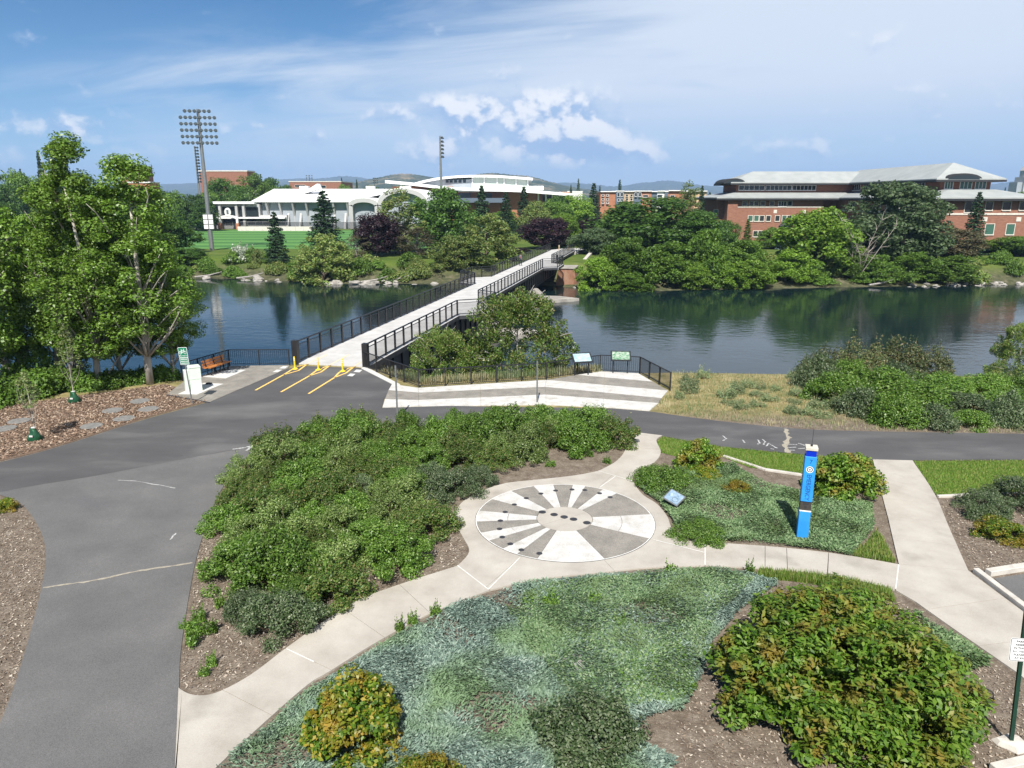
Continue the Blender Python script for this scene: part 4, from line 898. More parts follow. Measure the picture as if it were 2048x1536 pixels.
# ================================================================== FOOTBRIDGE
m_steel = mat('black_steel', (.018, .018, .02), rough=.45, spec=.4, coords='obj')
m_girder = mat('dark_girder_steel', [(.35, (.035, .036, .04)), (.7, (.06, .06, .065))], scale=1.5, rough=.55, coords='obj')
m_deck = mat('deck_concrete', [(.3, (.40, .39, .375)), (.6, (.50, .49, .475)), (.85, (.55, .545, .53))], scale=.8, rough=.85, fine=.1, fscale=50, bump=.1, patch=(.6, .6, .75, (.36, .35, .335)))
m_pier = mat('pier_concrete', [(.3, (.22, .20, .18)), (.7, (.38, .36, .32))], scale=.8, rough=.9, fine=.15, bump=.2)
m_rust = mat('rusty_old_concrete', [(.3, (.16, .075, .045)), (.5, (.27, .14, .09)), (.75, (.34, .25, .19))], scale=.9, rough=.95, fine=.2, bump=.3, stretch=(1, 1, .4))
def mesh_screen():
    m, N, L, b = newmat('woven_wire_screen')
    b.inputs['Base Color'].default_value = (.03, .03, .033, 1); b.inputs['Roughness'].default_value = .5
    t = N.new('ShaderNodeBsdfTransparent'); x = N.new('ShaderNodeMixShader'); x.inputs[0].default_value = .34
    L.new(t.outputs[0], x.inputs[1]); L.new(b.outputs[0], x.inputs[2]); L.new(x.outputs[0], N['Material Output'].inputs[0]); return m
m_screen = mesh_screen()
BO = Vector((-10.7, 41.45, 0)); BA = -math.atan2(.2072, .9783); BL = 97.0; BW = 2.2
bridge = thing('footbridge', BO, 'long black-railed concrete footbridge crossing the river', 'bridge', rz=BA)
def bworld(x, s, z=0): return BO + Matrix.Rotation(BA, 3, 'Z') @ Vector((x, s, z))
ns = 31
sl = MB(); sl.box(-BW - .15, BW + .15, .006, BL / ns - .006, -.24, .03); sl_me = sl.mesh('deck_slab', m_deck)
for k in range(ns): put('deck_slab', sl_me, bridge, (0, k * BL / ns, 0))
PL = [(-BW, 0), (-BW, 41.5), (-4.3, 43), (-4.3, 48), (-BW, 49.6), (-BW, BL)]
PR = [(BW, 0), (BW, 19.2), (4.1, 20.6), (4.1, 25), (BW, 26.2), (BW, 61.8), (4.1, 63.2), (4.1, 68.5), (BW, 70), (BW, BL)]
for q in ([(-BW - .15, 41.4), (-4.45, 42.9), (-4.45, 48.1), (-BW - .15, 49.7)], [(BW + .15, 19.1), (4.25, 20.5), (4.25, 25.1), (BW + .15, 26.3)], [(BW + .15, 61.7), (4.25, 63.1), (4.25, 68.6), (BW + .15, 70.1)]):
    MB().prism(q, -.24, .027).build('overlook_slab', m_deck, bridge, local=True)
post_me = MB().box(-.05, .05, -.06, .06, -.25, 1.3).mesh('rail_post', m_steel)
stiff_me = MB().box(-.07, .07, -.05, .05, -1.9, -.26).mesh('girder_stiffener', m_steel)
for path, sg in ((PL, -1), (PR, 1)):
    for (a, b) in zip(path, path[1:]):
        A, B = Vector((*a, 0)), Vector((*b, 0)); L_ = (B - A).length; n = max(1, round(L_ / 1.6)); d = (B - A) / n; ang_ = math.atan2(-(B - A).x, (B - A).y)
        for z, h, w in ((1.32, .06, .10), (1.10, .035, .04), (.16, .05, .05)):
            MB().bar(A + Vector((0, 0, z)), B + Vector((0, 0, z)), w, h).build('rail', m_steel, bridge, local=True)
        pn = Vector(((B - A).y, -(B - A).x, 0)).normalized() * sg * .175
        MB().bar(A + pn + Vector((0, 0, -.115)), B + pn + Vector((0, 0, -.115)), .04, .30).build('edge_beam', m_girder, bridge, local=True)
        for k in range(n + (1 if b[1] == BL else 0)):
            put('rail_post', post_me, bridge, A + d * k, (0, 0, ang_))
        u = d.normalized() * .06; scr = MB().add([(u.x, u.y, .185), (d.x - u.x, d.y - u.y, .185), (d.x - u.x, d.y - u.y, 1.08), (u.x, u.y, 1.08)], [(0, 1, 2, 3)]).mesh('wire_screen', m_screen)
        for k in range(n): put('wire_screen', scr, bridge, A + d * k)
    MB().box(-.17, .17, -.17, .17, -.3, 1.42).build('end_post', m_steel, bridge, local=True, bevel=.015).location = (sg * (BW + .02), .02, 0)
    g = MB(); x = sg * 1.95; g.box(x - .03, x + .03, .3, BL - 1, -1.95, -.245); g.box(x - .22, x + .22, .3, BL - 1, -2.0, -1.94); g.box(x - .22, x + .22, .3, BL - 1, -.29, -.242)
    gd = g.build('girder', m_girder, bridge, local=True)
    for k in range(1, 60): put('girder_stiffener', stiff_me, gd, (x + sg * .09, k * 1.6, 0))
for s in (30, 55, 78):
    pr = MB(); pr.prism([(-3.2, -3.9), (3.9, -3.9), (3.3, -2.6), (2.6, -2.002), (-2.6, -2.002)], s - .7, s + .7, 'y').build('pier', m_pier, bridge, local=True, bevel=.06)
    if s < 70: MB().prism([(-4, s - 1.6), (5.5, s - 1.9), (8.2, s + .2), (5.5, s + 1.9), (-4, s + 1.6)], -4.4, -3.12).build('footing', m_pier, bridge, local=True)
MB().box(-2.5, 2.5, -.35, .28, -2.6, -.242).build('abutment', m_pier, bridge, local=True)
MB().box(-2.7, 2.7, BL - 1.2, BL + 1.0, -3.0, -.242).build('abutment', m_pier, bridge, local=True)
# far landing path and bollards
fa, fb = bworld(-3.0, BL - .02), bworld(3.0, BL - .02); fc, fd = bworld(5, BL + 16), bworld(-1, BL + 16)
mb = MB(); mb.add([(fa.x, fa.y, .02), (fb.x, fb.y, .02), (fc.x, fc.y, -.55), (fd.x, fd.y, -.55), (fa.x, fa.y, -1.2), (fb.x, fb.y, -1.2), (fc.x, fc.y, -1.2), (fd.x, fd.y, -1.2)], [(0, 1, 2, 3), (0, 4, 5, 1), (1, 5, 6, 2), (2, 6, 7, 3), (3, 7, 4, 0), (4, 7, 6, 5)])
tag(mb.build('landing_path', m_deck), kind='structure')
m_bol = mat('tan_bollard', (.50, .36, .20), coords='obj')
for x in (-.8, .9):
    q = bworld(x, BL + 1.2); b = thing('bollard', (q.x, q.y, -.04), 'short tan bollard standing at the far end of the footbridge', 'bollard', 'bollards at the far bridge end')
    MB().lathe((0, 0, 0), [(.09, 0), (.09, .95), (.05, 1.0)], 12).build('bollard_post', m_bol, b, local=True); MB().lathe((0, 0, 0), [(.095, .75), (.095, .85)], 12).build('reflective_band', m_slab, b, local=True)
q = bworld(4.2, 73.0); ob = thing('old_abutment', (q.x, q.y, -4.2), 'rust-stained old concrete abutment standing in the shallows beside the bridge', 'abutment', rz=BA)
MB().prism([(-1.6, 0), (1.9, 0), (1.35, 3.3), (-1.1, 3.3)], -2, 2, 'y').build('block', m_rust, ob, local=True, bevel=.08); MB().box(-1.25, 1.5, -2.15, 2.15, 3.3, 3.55).build('cap', m_pier, ob, local=True, bevel=.04)
q = bworld(5.4, 88.0); rw_ = thing('retaining_wall', (q.x, q.y, -3.2), 'pale concrete wing wall at the far bridge landing', 'wall', rz=BA)
MB().prism([(-9, 0), (9, 0), (9, 3.1), (-2, 2.6), (-9, 1.2)], -.3, .3, 'x').build('wall_panel', m_kerb, rw_, local=True)

# ================================================================== FENCES
rail_m = m_steel
def picket_fence(name, pts, label, h=.95, step=.115, postgap=1.5):
    base = Vector((*pts[0], 0)); f = thing(name, base, label, 'fence')
    pk = MB().box(-.009, .009, -.009, .009, .08, h - .03).mesh('picket', rail_m); po = MB().box(-.03, .03, -.03, .03, -.2, h + .02).mesh('post', rail_m)
    for a, b in zip(pts, pts[1:]):
        A, B = Vector((*a, 0)), Vector((*b, 0)); L_ = (B - A).length; n = max(1, round(L_ / postgap)); d = (B - A) / n; rz = math.atan2(d.y, d.x)
        for z, w, hh in ((h, .055, .045), (.1, .035, .03)): MB().bar(A - base + Vector((0, 0, z)), B - base + Vector((0, 0, z)), w, hh).build('rail', rail_m, f, local=True)
        for k in range(n): put('post', po, f, A + d * k - base, (0, 0, rz))
        m = int(L_ / step)
        for k in range(1, m):
            q = A + (B - A) * (k / m) - base
            put('picket', pk, f, q, (0, 0, rz))
    put('post', po, f, Vector((*pts[-1], 0)) - base); return f
picket_fence('picket_fence', PP([(365.5, 761), (459.4, 731.3), (579, 730.5)]), 'short black picket fence behind the wooden bench')
picket_fence('picket_fence', PP([(728, 735), (838, 775), (1092, 759.8), (1155, 749.5), (1200, 742.8), (1279, 746.8), (1340, 781)]), 'long black picket fence bordering the striped overlook')

# ================================================================== FURNITURE
m_galv = mat('galvanised_steel', (.24, .25, .25), rough=.5, metal=.6, coords='obj')
m_wood = mat('orange_stained_wood', [(.3, (.30, .10, .025)), (.6, (.46, .18, .05))], scale=4, rough=.6, stretch=(1, 8, 8), coords='obj')
# bench
a, b = Vector(P(416, 753)), Vector(P(456, 739)); bc = (a + b) / 2; brz = math.atan2((b - a).y, (b - a).x)
bench = thing('park_bench', (bc.x, bc.y, .034), 'orange-brown slatted wooden bench with black legs facing the trail', 'bench', rz=brz)
hl = .92
for k in range(3): MB().bar((-hl, .24, 0), (hl, .24, 0), .035, .12).build('back_slat', m_wood, bench, local=True, bevel=.006); o = bpy.data.objects[-1] if False else bench.children[-1]; o.location = (0, .03 * k, .52 + k * .15); o.rotation_euler = (R(-14), 0, 0)
for k in range(4): MB().bar((-hl, 0, 0), (hl, 0, 0), .10, .04).build('seat_slat', m_wood, bench, local=True, bevel=.006); bench.children[-1].location = (0, -.22 + k * .115, .43 + (.012 * (3 - k)))
for x in (-.7, 0, .7):
    mb = MB(); mb.bar((x, -.12, 0), (x, -.2, .42), .05); mb.bar((x, .12, 0), (x, .16, .42), .05); mb.bar((x, -.26, .40), (x, .2, .40), .05, .04); mb.bar((x, .17, .38), (x, .32, .95), .05, .03); mb.bar((x, -.25, .0), (x, .25, .0), .06, .02); mb.build('leg', m_steel, bench, local=True)
# utility cabinet
m_cab = mat('pale_green_cabinet', [(.35, (.56, .64, .56)), (.65, (.63, .70, .62))], scale=3, rough=.45, coords='obj'); m_dark = mat('dark_trim', (.03, .03, .035), coords='obj')
cx_, cy_ = P(391, 783); cab = thing('utility_cabinet', (cx_, cy_ + .1, .034), 'pale green metal utility cabinet on a concrete slab behind the bicycle sign', 'cabinet', rz=R(32))
MB().box(-.27, .27, -.24, .24, .0, .62).build('lower_body', m_cab, cab, local=True, bevel=.01); MB().box(-.28, .28, -.25, .25, .628, 1.22).build('upper_body', m_cab, cab, local=True, bevel=.012)
MB().prism([(-.30, 1.22), (.30, 1.22), (.27, 1.30), (-.27, 1.30)], -.27, .27, 'y').build('lid', m_cab, cab, local=True, bevel=.01)
MB().box(-.50, -.285, -.2, .2, 0, 1.12).build('meter_box', m_cab, cab, local=True, bevel=.01); MB().box(.283, .295, -.12, -.04, .98, 1.12).build('handle', m_dark, cab, local=True); MB().box(.283, .292, -.15, .1, .80, .86).build('warning_label', m_dark, cab, local=True)
MB().box(-.33, .33, -.3, .3, -.03, .02).build('base_plate', m_kerb, cab, local=True)
fl = thing('ground_junction_box', (*P(418, 769.5), .034), 'small dark junction box lying on the slab next to the cabinet', 'box'); MB().box(-.14, .14, -.09, .09, 0, .07).build('cover', m_dark, fl, local=True, bevel=.01); MB().box(-.05, .05, -.03, .03, .07, .1).build('knob', m_galv, fl, local=True)
# lettering
def text_mesh(s, size, m, ext=.002, align='CENTER'):
    cu = bpy.data.curves.new('lettering', 'FONT'); cu.body = s; cu.size = size; cu.extrude = ext; cu.align_x = align; cu.align_y = 'CENTER'; cu.resolution_u = 3
    o = bpy.data.objects.new('lettering', cu); COL.objects.link(o)
    dg = bpy.context.evaluated_depsgraph_get(); me = bpy.data.meshes.new_from_object(o.evaluated_get(dg)); me.name = 'lettering'
    bpy.data.objects.remove(o); me.materials.clear(); me.materials.append(m); return me
m_sgreen = mat('sign_green', (.006, .17, .085), rough=.4, coords='obj'); m_swhite = mat('sign_white', (.78, .79, .78), rough=.5, coords='obj')
def rrect(w, h, r=.03, n=4):
    o = []
    for cx0, cy0, a0 in ((w / 2 - r, h / 2 - r, 0), (-w / 2 + r, h / 2 - r, 90), (-w / 2 + r, -h / 2 + r, 180), (w / 2 - r, -h / 2 + r, 270)):
        o += [(cx0 + r * math.cos(R(a0 + 90 * k / n)), cy0 + r * math.sin(R(a0 + 90 * k / n))) for k in range(n + 1)]
    return o
def plate(parent, name, w, h, z, m, border=m_swhite, y=-.03):
    MB().prism([(x, q + z) for x, q in rrect(w, h)], y, y + .004, 'y').build(name, border, parent, local=True)
    return MB().prism([(x, q + z) for x, q in rrect(w - .035, h - .035, .022)], y - .003, y - .0005, 'y').build(name.replace('plate', 'face'), m, parent, local=True)
x, y = P(385, 807.5); ts = thing('trail_sign', (x, y, 0), 'green bicycle route sign with two plates on a grey post beside the bench pad', 'sign', rz=R(-8)); ts.rotation_euler = (0, R(-4), R(-10))
MB().box(-.03, .03, -.024, .0, -.2, 2.75).build('post', m_galv, ts, local=True)
plate(ts, 'bicycle_plate', .47, .50, 2.52, m_sgreen); plate(ts, 'direction_plate', .46, .33, 2.10, m_sgreen)
bk = MB()
def ring2(mb, cx0, cz, r, w, y, n=20):
    for k in range(n):
        a0, a1 = 6.2832 * k / n, 6.2832 * (k + 1) / n; q = [(cx0 + rr * math.cos(a), y, cz + rr * math.sin(a)) for rr, a in ((r, a0), (r, a1), (r - w, a1), (r - w, a0))]; mb.add(q, [(0, 1, 2, 3)])
ring2(bk, -.115, 2.52, .075, .016, -.0345); ring2(bk, .115, 2.52, .075, .016, -.0345)
for p_, q_ in (((-.115, 2.52), (-.05, 2.63)), ((-.05, 2.63), (.08, 2.63)), ((-.05, 2.63), (-.005, 2.52)), ((-.115, 2.52), (-.005, 2.52)), ((-.005, 2.52), (.08, 2.63)), ((.08, 2.63), (.115, 2.52)), ((.07, 2.68), (.08, 2.63)), ((.05, 2.68), (.10, 2.69)), ((-.08, 2.665), (-.03, 2.665))): bk.bar((p_[0], -.0345, p_[1]), (q_[0], -.0345, q_[1]), .003, .016)
bk.build('bicycle_symbol', m_swhite, ts, local=True)
put('lettering', text_mesh('BIKE ROUTE', .075, m_swhite), ts, (0, -.035, 2.36), (R(90), 0, 0))
mb = MB(); rl = random.Random(4)
for r_ in range(3):
    xx = -.17
    while xx < .15: w = rl.uniform(.02, .05); mb.box(xx, xx + w, -.0362, -.034, 2.19 - r_ * .09 - .018, 2.19 - r_ * .09 + .018); xx += w + .014
mb.build('small_print', m_swhite, ts, local=True)
# two bare sign posts by the trail
for q, top, lab in (((795, 838), 731, 'bare galvanised sign post beside the shrub bed close to the bridge'), ((1074, 806), 722, 'bare galvanised sign post in front of the striped overlook')):
    x, y = P(*q); _, zt = Zp(q[0], top, y); t = thing('sign_post', (x, y, 0), lab, 'post')
    mb = MB(); mb.box(-.03, .03, -.006, .006, -.2, zt); mb.box(-.036, -.028, -.006, .03, -.2, zt); mb.box(.028, .036, -.006, .03, -.2, zt); mb.build('channel', m_galv, t, local=True)
    mb = MB(); [mb.box(-.008, .008, -.010, -.0065, zt - .15 - k * .14, zt - .13 - k * .14) for k in range(6)]; mb.build('bolt_hole', m_dark, t, local=True)
# yellow delineators
m_yel = mat('yellow_plastic', (.80, .52, .03), rough=.5, coords='obj')
for k, q in enumerate(((590, 738.5), (637, 740), (685.6, 743))):
    x, y = P(*q); t = thing('delineator_post', (x, y, .012), 'slim yellow delineator post on its own lane line before the footbridge', 'bollard', 'yellow delineators before the bridge')
    MB().lathe((0, 0, 0), [(.17, 0), (.17, .02), (.09, .05), (.06, .09)], 16).build('base', m_yel, t, local=True, smooth=False); MB().lathe((0, 0, 0), [(.05, .08), (.045, .68), (.042, .72), (.02, .74)], 14).build('tube', m_yel, t, local=True)
    for z in (.50, .60): MB().lathe((0, 0, 0), [(.0475, z), (.0475, z + .06)], 14).build('reflective_band', mat('yellow_band', (.85, .72, .35), coords='obj'), t, local=True)
# interpretive panels on the fence
m_frame = mat('panel_frame', (.022, .025, .028), rough=.45, coords='obj')
def printed(name, cols, sc):
    m, N, L, b = newmat(name); g = N.new('ShaderNodeTexCoord'); mp = N.new('ShaderNodeMapping'); L.new(g.outputs['Object'], mp.inputs[0]); mp.inputs['Scale'].default_value = sc
    n = N.new('ShaderNodeTexVoronoi'); L.new(mp.outputs[0], n.inputs[0]); n.inputs['Scale'].default_value = 5; r = ramp(N, [(i / (len(cols) - 1), c_) for i, c_ in enumerate(cols)]); s = N.new('ShaderNodeSeparateColor'); L.new(n.outputs['Color'], s.inputs[0]); L.new(s.outputs[0], r.inputs[0]); L.new(r.outputs[0], b.inputs['Base Color']); b.inputs['Roughness'].default_value = .3; return m
for q, rz, lab, m in (((1163, 751), R(14), 'pale blue interpretive panel in a black frame on the overlook fence', printed('pale_print', [(.20, .33, .36), (.32, .43, .45), (.45, .52, .53)], (1.5, 6, 6))),
                      ((1240, 747), R(-4), 'green interpretive panel in a black frame on the overlook fence', printed('green_print', [(.05, .15, .07), (.12, .25, .15), (.38, .42, .36), (.07, .19, .10)], (2, 4, 4)))):
    x, y = P(*q); t = thing('interpretive_panel', (x, y - .05, .02), lab, 'sign', rz=rz); M_ = Matrix.Translation((0, 0, 1.0)) @ Matrix.Rotation(R(38), 4, 'X')
    MB().box(-.56, .56, -.36, .36, -.03, .03, M=M_).build('frame', m_frame, t, local=True, bevel=.01); MB().box(-.48, .48, -.28, .28, .031, .034, M=M_).build('printed_panel', m, t, local=True)
    for xx in (-.4, .4): MB().bar((xx, .05, -.05), (xx, .05, .98), .06).build('leg', m_frame, t, local=True)
# slanted plaque in the juniper
x, y = P(1347, 1016); t = thing('slanted_plaque', (x, y, 0), 'small pale blue plaque standing on its corner in the juniper near the round plaza', 'plaque', rz=R(48)); M_ = Matrix.Translation((0, 0, .36)) @ Matrix.Rotation(R(24), 4, (1, -1, 0))
MB().box(-.27, .27, -.27, .27, -.02, .02, M=M_).build('frame', m_galv, t, local=True, bevel=.006); MB().box(-.235, .235, -.235, .235, .021, .024, M=M_).build('printed_panel', printed('plaque_print', [(.17, .25, .33), (.24, .33, .42), (.14, .22, .30), (.32, .40, .47)], (3, 3, 3)), t, local=True)
mb = MB(); ring2(mb, 0, 0, .1, .012, 0); me = mb.mesh('engraved_ring', m_dark); o = put('engraved_ring', me, t); o.matrix_local = M_ @ Matrix.Translation((-.08, -.08, .0252)) @ Matrix.Rotation(R(90), 4, 'X')
MB().bar((0, 0, -.1), (0, 0, .36), .08).build('pedestal', m_galv, t, local=True)
# emergency tower
m_blue = mat('emergency_blue', [(.35, (.022, .22, .60)), (.65, (.035, .28, .68))], scale=2.5, rough=.38, coords='obj'); m_navy = mat('navy_print', (.008, .05, .22), coords='obj')
lens, N, L, b = newmat('blue_lens'); b.inputs['Base Color'].default_value = (.005, .03, .42, 1); b.inputs['Roughness'].default_value = .12
x, y = P(1603, 1078); tw = thing('emergency_tower', (x, y, 0), 'tall bright blue emergency call tower in the green juniper', 'emergency tower', rz=R(-17))
w, d = .155, .15
MB().box(-w, w, -d, d, -.1, .93).build('lower_body', m_blue, tw, local=True, bevel=.012); MB().box(-w, w, -d, d, 1.225, 2.58).build('upper_body', m_blue, tw, local=True, bevel=.012)
MB().box(-w + .006, w - .006, -d + .03, d, .925, 1.23).build('call_panel', mat('call_panel', (.05, .045, .04), rough=.4, coords='obj'), tw, local=True); MB().box(-.03, .03, -d + .018, -d + .031, 1.03, 1.09).build('call_button', m_dark, tw, local=True); MB().box(-.07, .07, -d + .024, -d + .031, 1.13, 1.19).build('speaker_grille', m_dark, tw, local=True)
MB().box(-w, w, -d - .004, d, .928, .95).build('ledge', m_swhite, tw, local=True)
MB().box(-.135, .135, -.13, .13, 2.575, 2.76).build('beacon_lens', lens, tw, local=True, bevel=.01); MB().lathe((0, 0, 0), [(.05, 2.6), (.06, 2.66), (.05, 2.73)], 12).build('lamp', m_swhite, tw, local=True)
MB().box(-.165, .165, -.16, .16, 2.755, 2.85).build('cap', mat('cream_cap', (.50, .47, .40), coords='obj'), tw, local=True, bevel=.012); MB().tube([(.0, 0, 2.84), (.01, 0, 3.35)], .006, 6).build('antenna', m_dark, tw, local=True); MB().lathe((0, 0, 0), [(.03, 2.85), (.03, 2.9)], 8).build('antenna_base', m_dark, tw, local=True)
put('lettering', text_mesh('7', .17, m_navy), tw, (.01, -d - .0015, 2.43), (R(90), 0, 0))
put('lettering', text_mesh('EMERGENCY', .175, m_navy), tw, (0, -d - .0015, 1.665), (R(90), R(90), 0), (.78, 1, 1))
em = MB(); ring2(em, 0, 2.20, .098, .02, -d - .002); em.build('emblem_rim', m_swhite, tw, local=True); em = MB(); ring2(em, 0, 2.20, .079, .026, -d - .002); em.build('emblem_ring', m_dark, tw, local=True)
em = MB(); ring2(em, 0, 2.20, .054, .053, -d - .002); em.build('emblem_centre', m_swhite, tw, local=True); em = MB(); ring2(em, 0, 2.20, .026, .012, -d - .003); em.bar((-.02, -d - .003, 2.2), (.02, -d - .003, 2.2), .002, .012); em.build('emblem_mark', m_navy, tw, local=True)
# parking sign on its green post
x, y = P(2021, 1490); ps = thing('parking_sign', (x, y, 0), 'white notice sign on a dark green post with a broken concrete footing', 'sign'); ps.rotation_euler = (R(2), R(-4.5), R(-14))
m_gpost = mat('dark_green_post', (.012, .045, .03), rough=.5, coords='obj')
MB().box(-.03, .03, -.03, .03, -.2, 2.75).build('post', m_gpost, ps, local=True)
MB().prism([(px_, q + 2.02) for px_, q in rrect(.40, .46, .03)], -.04, -.036, 'y').build('sign_plate', m_swhite, ps, local=True)
mb = MB(); o_, i_ = rrect(.385, .445, .028), rrect(.365, .425, .024)
for k in range(len(o_)): j = (k + 1) % len(o_); mb.add([(o_[k][0], -.0405, o_[k][1] + 2.02), (o_[j][0], -.0405, o_[j][1] + 2.02), (i_[j][0], -.0405, i_[j][1] + 2.02), (i_[k][0], -.0405, i_[k][1] + 2.02)], [(0, 1, 2, 3)])
mb.build('sign_border', m_dark, ps, local=True)
for k, s_ in enumerate(('PARKING', 'RESERVED', 'IN THIS LOT', 'ALL VISITORS', 'PLEASE PAY', 'AT KIOSK')): put('lettering', text_mesh(s_, .052, m_dark), ps, (0, -.0425, 2.185 - k * .066), (R(90), 0, 0))
mb = MB(); mb.lathe((0, 0, 0), [(.20, -.1), (.23, .02), (.17, .1), (.08, .12)], 9); me = mb.mesh('footing', m_kerb)
for v in me.vertices: v.co.x *= 1 + .35 * math.sin(v.co.y * 9 + 1); v.co.y *= 1 + .3 * math.sin(v.co.x * 11)
put('footing', me, ps)
hose = MB(); c_ = Vector((*P(1962, 1410), .05)); pts = [c_ + Vector((.22 * math.cos(a) + .05 * math.sin(3 * a), .20 * math.sin(a), .10 + .10 * math.sin(a * 1.5))) for a in np.linspace(-2.2, 7.5, 40)]
pts = [Vector((p.x, p.y, max(p.z, .02))) for p in pts]; pts[-1].z = pts[0].z = -.02; tag(hose.tube(pts, .016, 6).build('hose', m_dark), 'looped black hose on the soil beside the big leafy bush', 'hose')

# ---- walker on the bridge
pq = P(1041, 531.5, .03); wk = thing('person', (pq[0], pq[1], .03), 'person in a grey top and dark trousers walking across the footbridge', 'person', rz=R(160))
def skinned(name, verts, edges, mats, parent, pick=None):
    me = bpy.data.meshes.new(name); me.from_pydata([v[0] for v in verts], edges, []); o = bpy.data.objects.new(name, me); COL.objects.link(o)
    o.modifiers.new('s', 'SKIN'); sm = o.modifiers.new('d', 'SUBSURF'); sm.levels = 2; sm.render_levels = 2
    for i, v in enumerate(verts): r_ = v[1] if isinstance(v[1], tuple) else (v[1], v[1]); me.skin_vertices[0].data[i].radius = r_; me.skin_vertices[0].data[i].use_root = (i == 0)
    dg = bpy.context.evaluated_depsgraph_get(); m2 = bpy.data.meshes.new_from_object(o.evaluated_get(dg)); bpy.data.objects.remove(o)
    m2.name = name; m2.materials.clear(); [m2.materials.append(q) for q in mats]
    if pick: m2.polygons.foreach_set('material_index', [pick(p.center) for p in m2.polygons])
    m2.polygons.foreach_set('use_smooth', [True] * len(m2.polygons)); return put(name, m2, parent)
V_ = [((0, 0, .95), (.15, .11)), ((0, 0, 1.15), (.145, .10)), ((0, .01, 1.36), (.17, .11)), ((0, .01, 1.47), (.07, .06)), ((0, .0, 1.53), .055), ((0, -.015, 1.63), (.075, .09)), ((0, -.01, 1.71), (.065, .075)),
      ((-.09, 0, .90), .09), ((-.10, -.14, .50), .065), ((-.10, -.16, .09), .045), ((-.10, -.27, .035), .035), ((.09, 0, .90), .09), ((.10, .03, .50), .065), ((.10, .26, .13), .045), ((.10, .18, .04), .035),
      ((-.20, .01, 1.40), .058), ((-.24, .10, 1.13), .043), ((-.23, .04, .90), .033), ((-.23, .0, .81), .03), ((.20, .01, 1.40), .058), ((.24, -.04, 1.13), .043), ((.23, -.18, .93), .033), ((.23, -.24, .87), .03)]
E_ = [(0, 1), (1, 2), (2, 3), (3, 4), (4, 5), (5, 6), (0, 7), (7, 8), (8, 9), (9, 10), (0, 11), (11, 12), (12, 13), (13, 14), (2, 15), (15, 16), (16, 17), (17, 18), (2, 19), (19, 20), (20, 21), (21, 22)]
mt = [mat('skin', (.42, .26, .19), coords='obj'), mat('grey_top', (.13, .14, .17), coords='obj'), mat('dark_trousers', (.02, .022, .03), coords='obj'), mat('hair', (.03, .02, .015), coords='obj')]
skinned('body', V_, E_, mt, wk, lambda c_: (2 if c_.z < .93 and abs(c_.x) < .2 else (3 if c_.z > 1.68 or (c_.z > 1.56 and c_.y > .03) else (0 if c_.z > 1.5 or (abs(c_.x) > .19 and c_.z < .95) else 1))))
skinned('backpack', [((0, .15, 1.05), (.12, .07)), ((0, .16, 1.2), (.14, .09)), ((0, .15, 1.38), (.11, .06))], [(0, 1), (1, 2)], [mat('dusty_red_pack', (.20, .08, .08), coords='obj')], wk)

# ================================================================== FAR BANK BUILDINGS
m_brick = mat('red_brick', [(.3, (.20, .092, .062)), (.6, (.27, .130, .088)), (.8, (.32, .17, .12))], scale=1.2, rough=.9, fine=.1, fscale=9, stretch=(1, 1, 3))
m_brick2 = mat('orange_brick', [(.3, (.30, .125, .07)), (.7, (.40, .18, .10))], scale=.8, rough=.9, stretch=(1, 1, 3))
m_tan = mat('tan_brick', (.48, .34, .20)); m_bwhite = mat('white_stucco', (.72, .71, .69)); m_bgrey = mat('blue_grey_panel', (.10, .13, .17))
m_roof = mat('grey_green_metal_roof', [(.35, (.29, .31, .30)), (.65, (.36, .375, .36))], scale=.4, rough=.5, spec=.4)
m_wroof = mat('white_membrane_roof', [(.35, (.74, .74, .73)), (.65, (.82, .82, .82))], scale=.3, rough=.6)
m_bconc = mat('weathered_concrete', [(.3, (.34, .335, .33)), (.7, (.45, .445, .44))], scale=.3, rough=.9, stretch=(1, 1, .3))
m_bpan = mat('grey_precast_panel', [(.3, (.27, .30, .33)), (.7, (.34, .37, .40))], scale=.4, rough=.85)
m_fascia = mat('dark_fascia', (.03, .032, .035)); m_stone = mat('pale_stone_trim', (.58, .54, .48))
glass, N, L, b = newmat('window_glass'); b.inputs['Base Color'].default_value = (.02, .028, .03, 1); b.inputs['Roughness'].default_value = .06; b.inputs['Specular IOR Level'].default_value = .6
glass_g, N, L, b = newmat('green_blind_glass'); b.inputs['Base Color'].default_value = (.05, .12, .09, 1); b.inputs['Roughness'].default_value = .12
WC = {}
def window(parent, o, rz, w, h, pane=glass, frame=m_stone, mull=0, t=.12):
    """o = lower-left corner in parent space; facade runs along local +x turned by rz, outward is local -y"""
    k = (round(w, 2), round(h, 2), frame.name, mull)
    if k not in WC:
        mb = MB(); e = .12
        mb.box(-e, w + e, -.16, .05, -e - .06, 0); mb.box(-e, w + e, -.10, .05, h, h + e); mb.box(-e, 0, -.1, .05, 0, h); mb.box(w, w + e, -.1, .05, 0, h)
        for i in range(1, mull): x = w * i / mull; mb.box(x - .05, x + .05, -.09, .04, .001, h - .001)
        WC[k] = (mb.mesh('window', frame), {})
    me, panes = WC[k]
    if pane.name not in panes: panes[pane.name] = MB().box(.002, w - .002, -.02, .03, .002, h - .002).mesh('pane', pane)
    f = put('window', me, parent, o, (0, 0, rz)); put('pane', panes[pane.name], f); return f
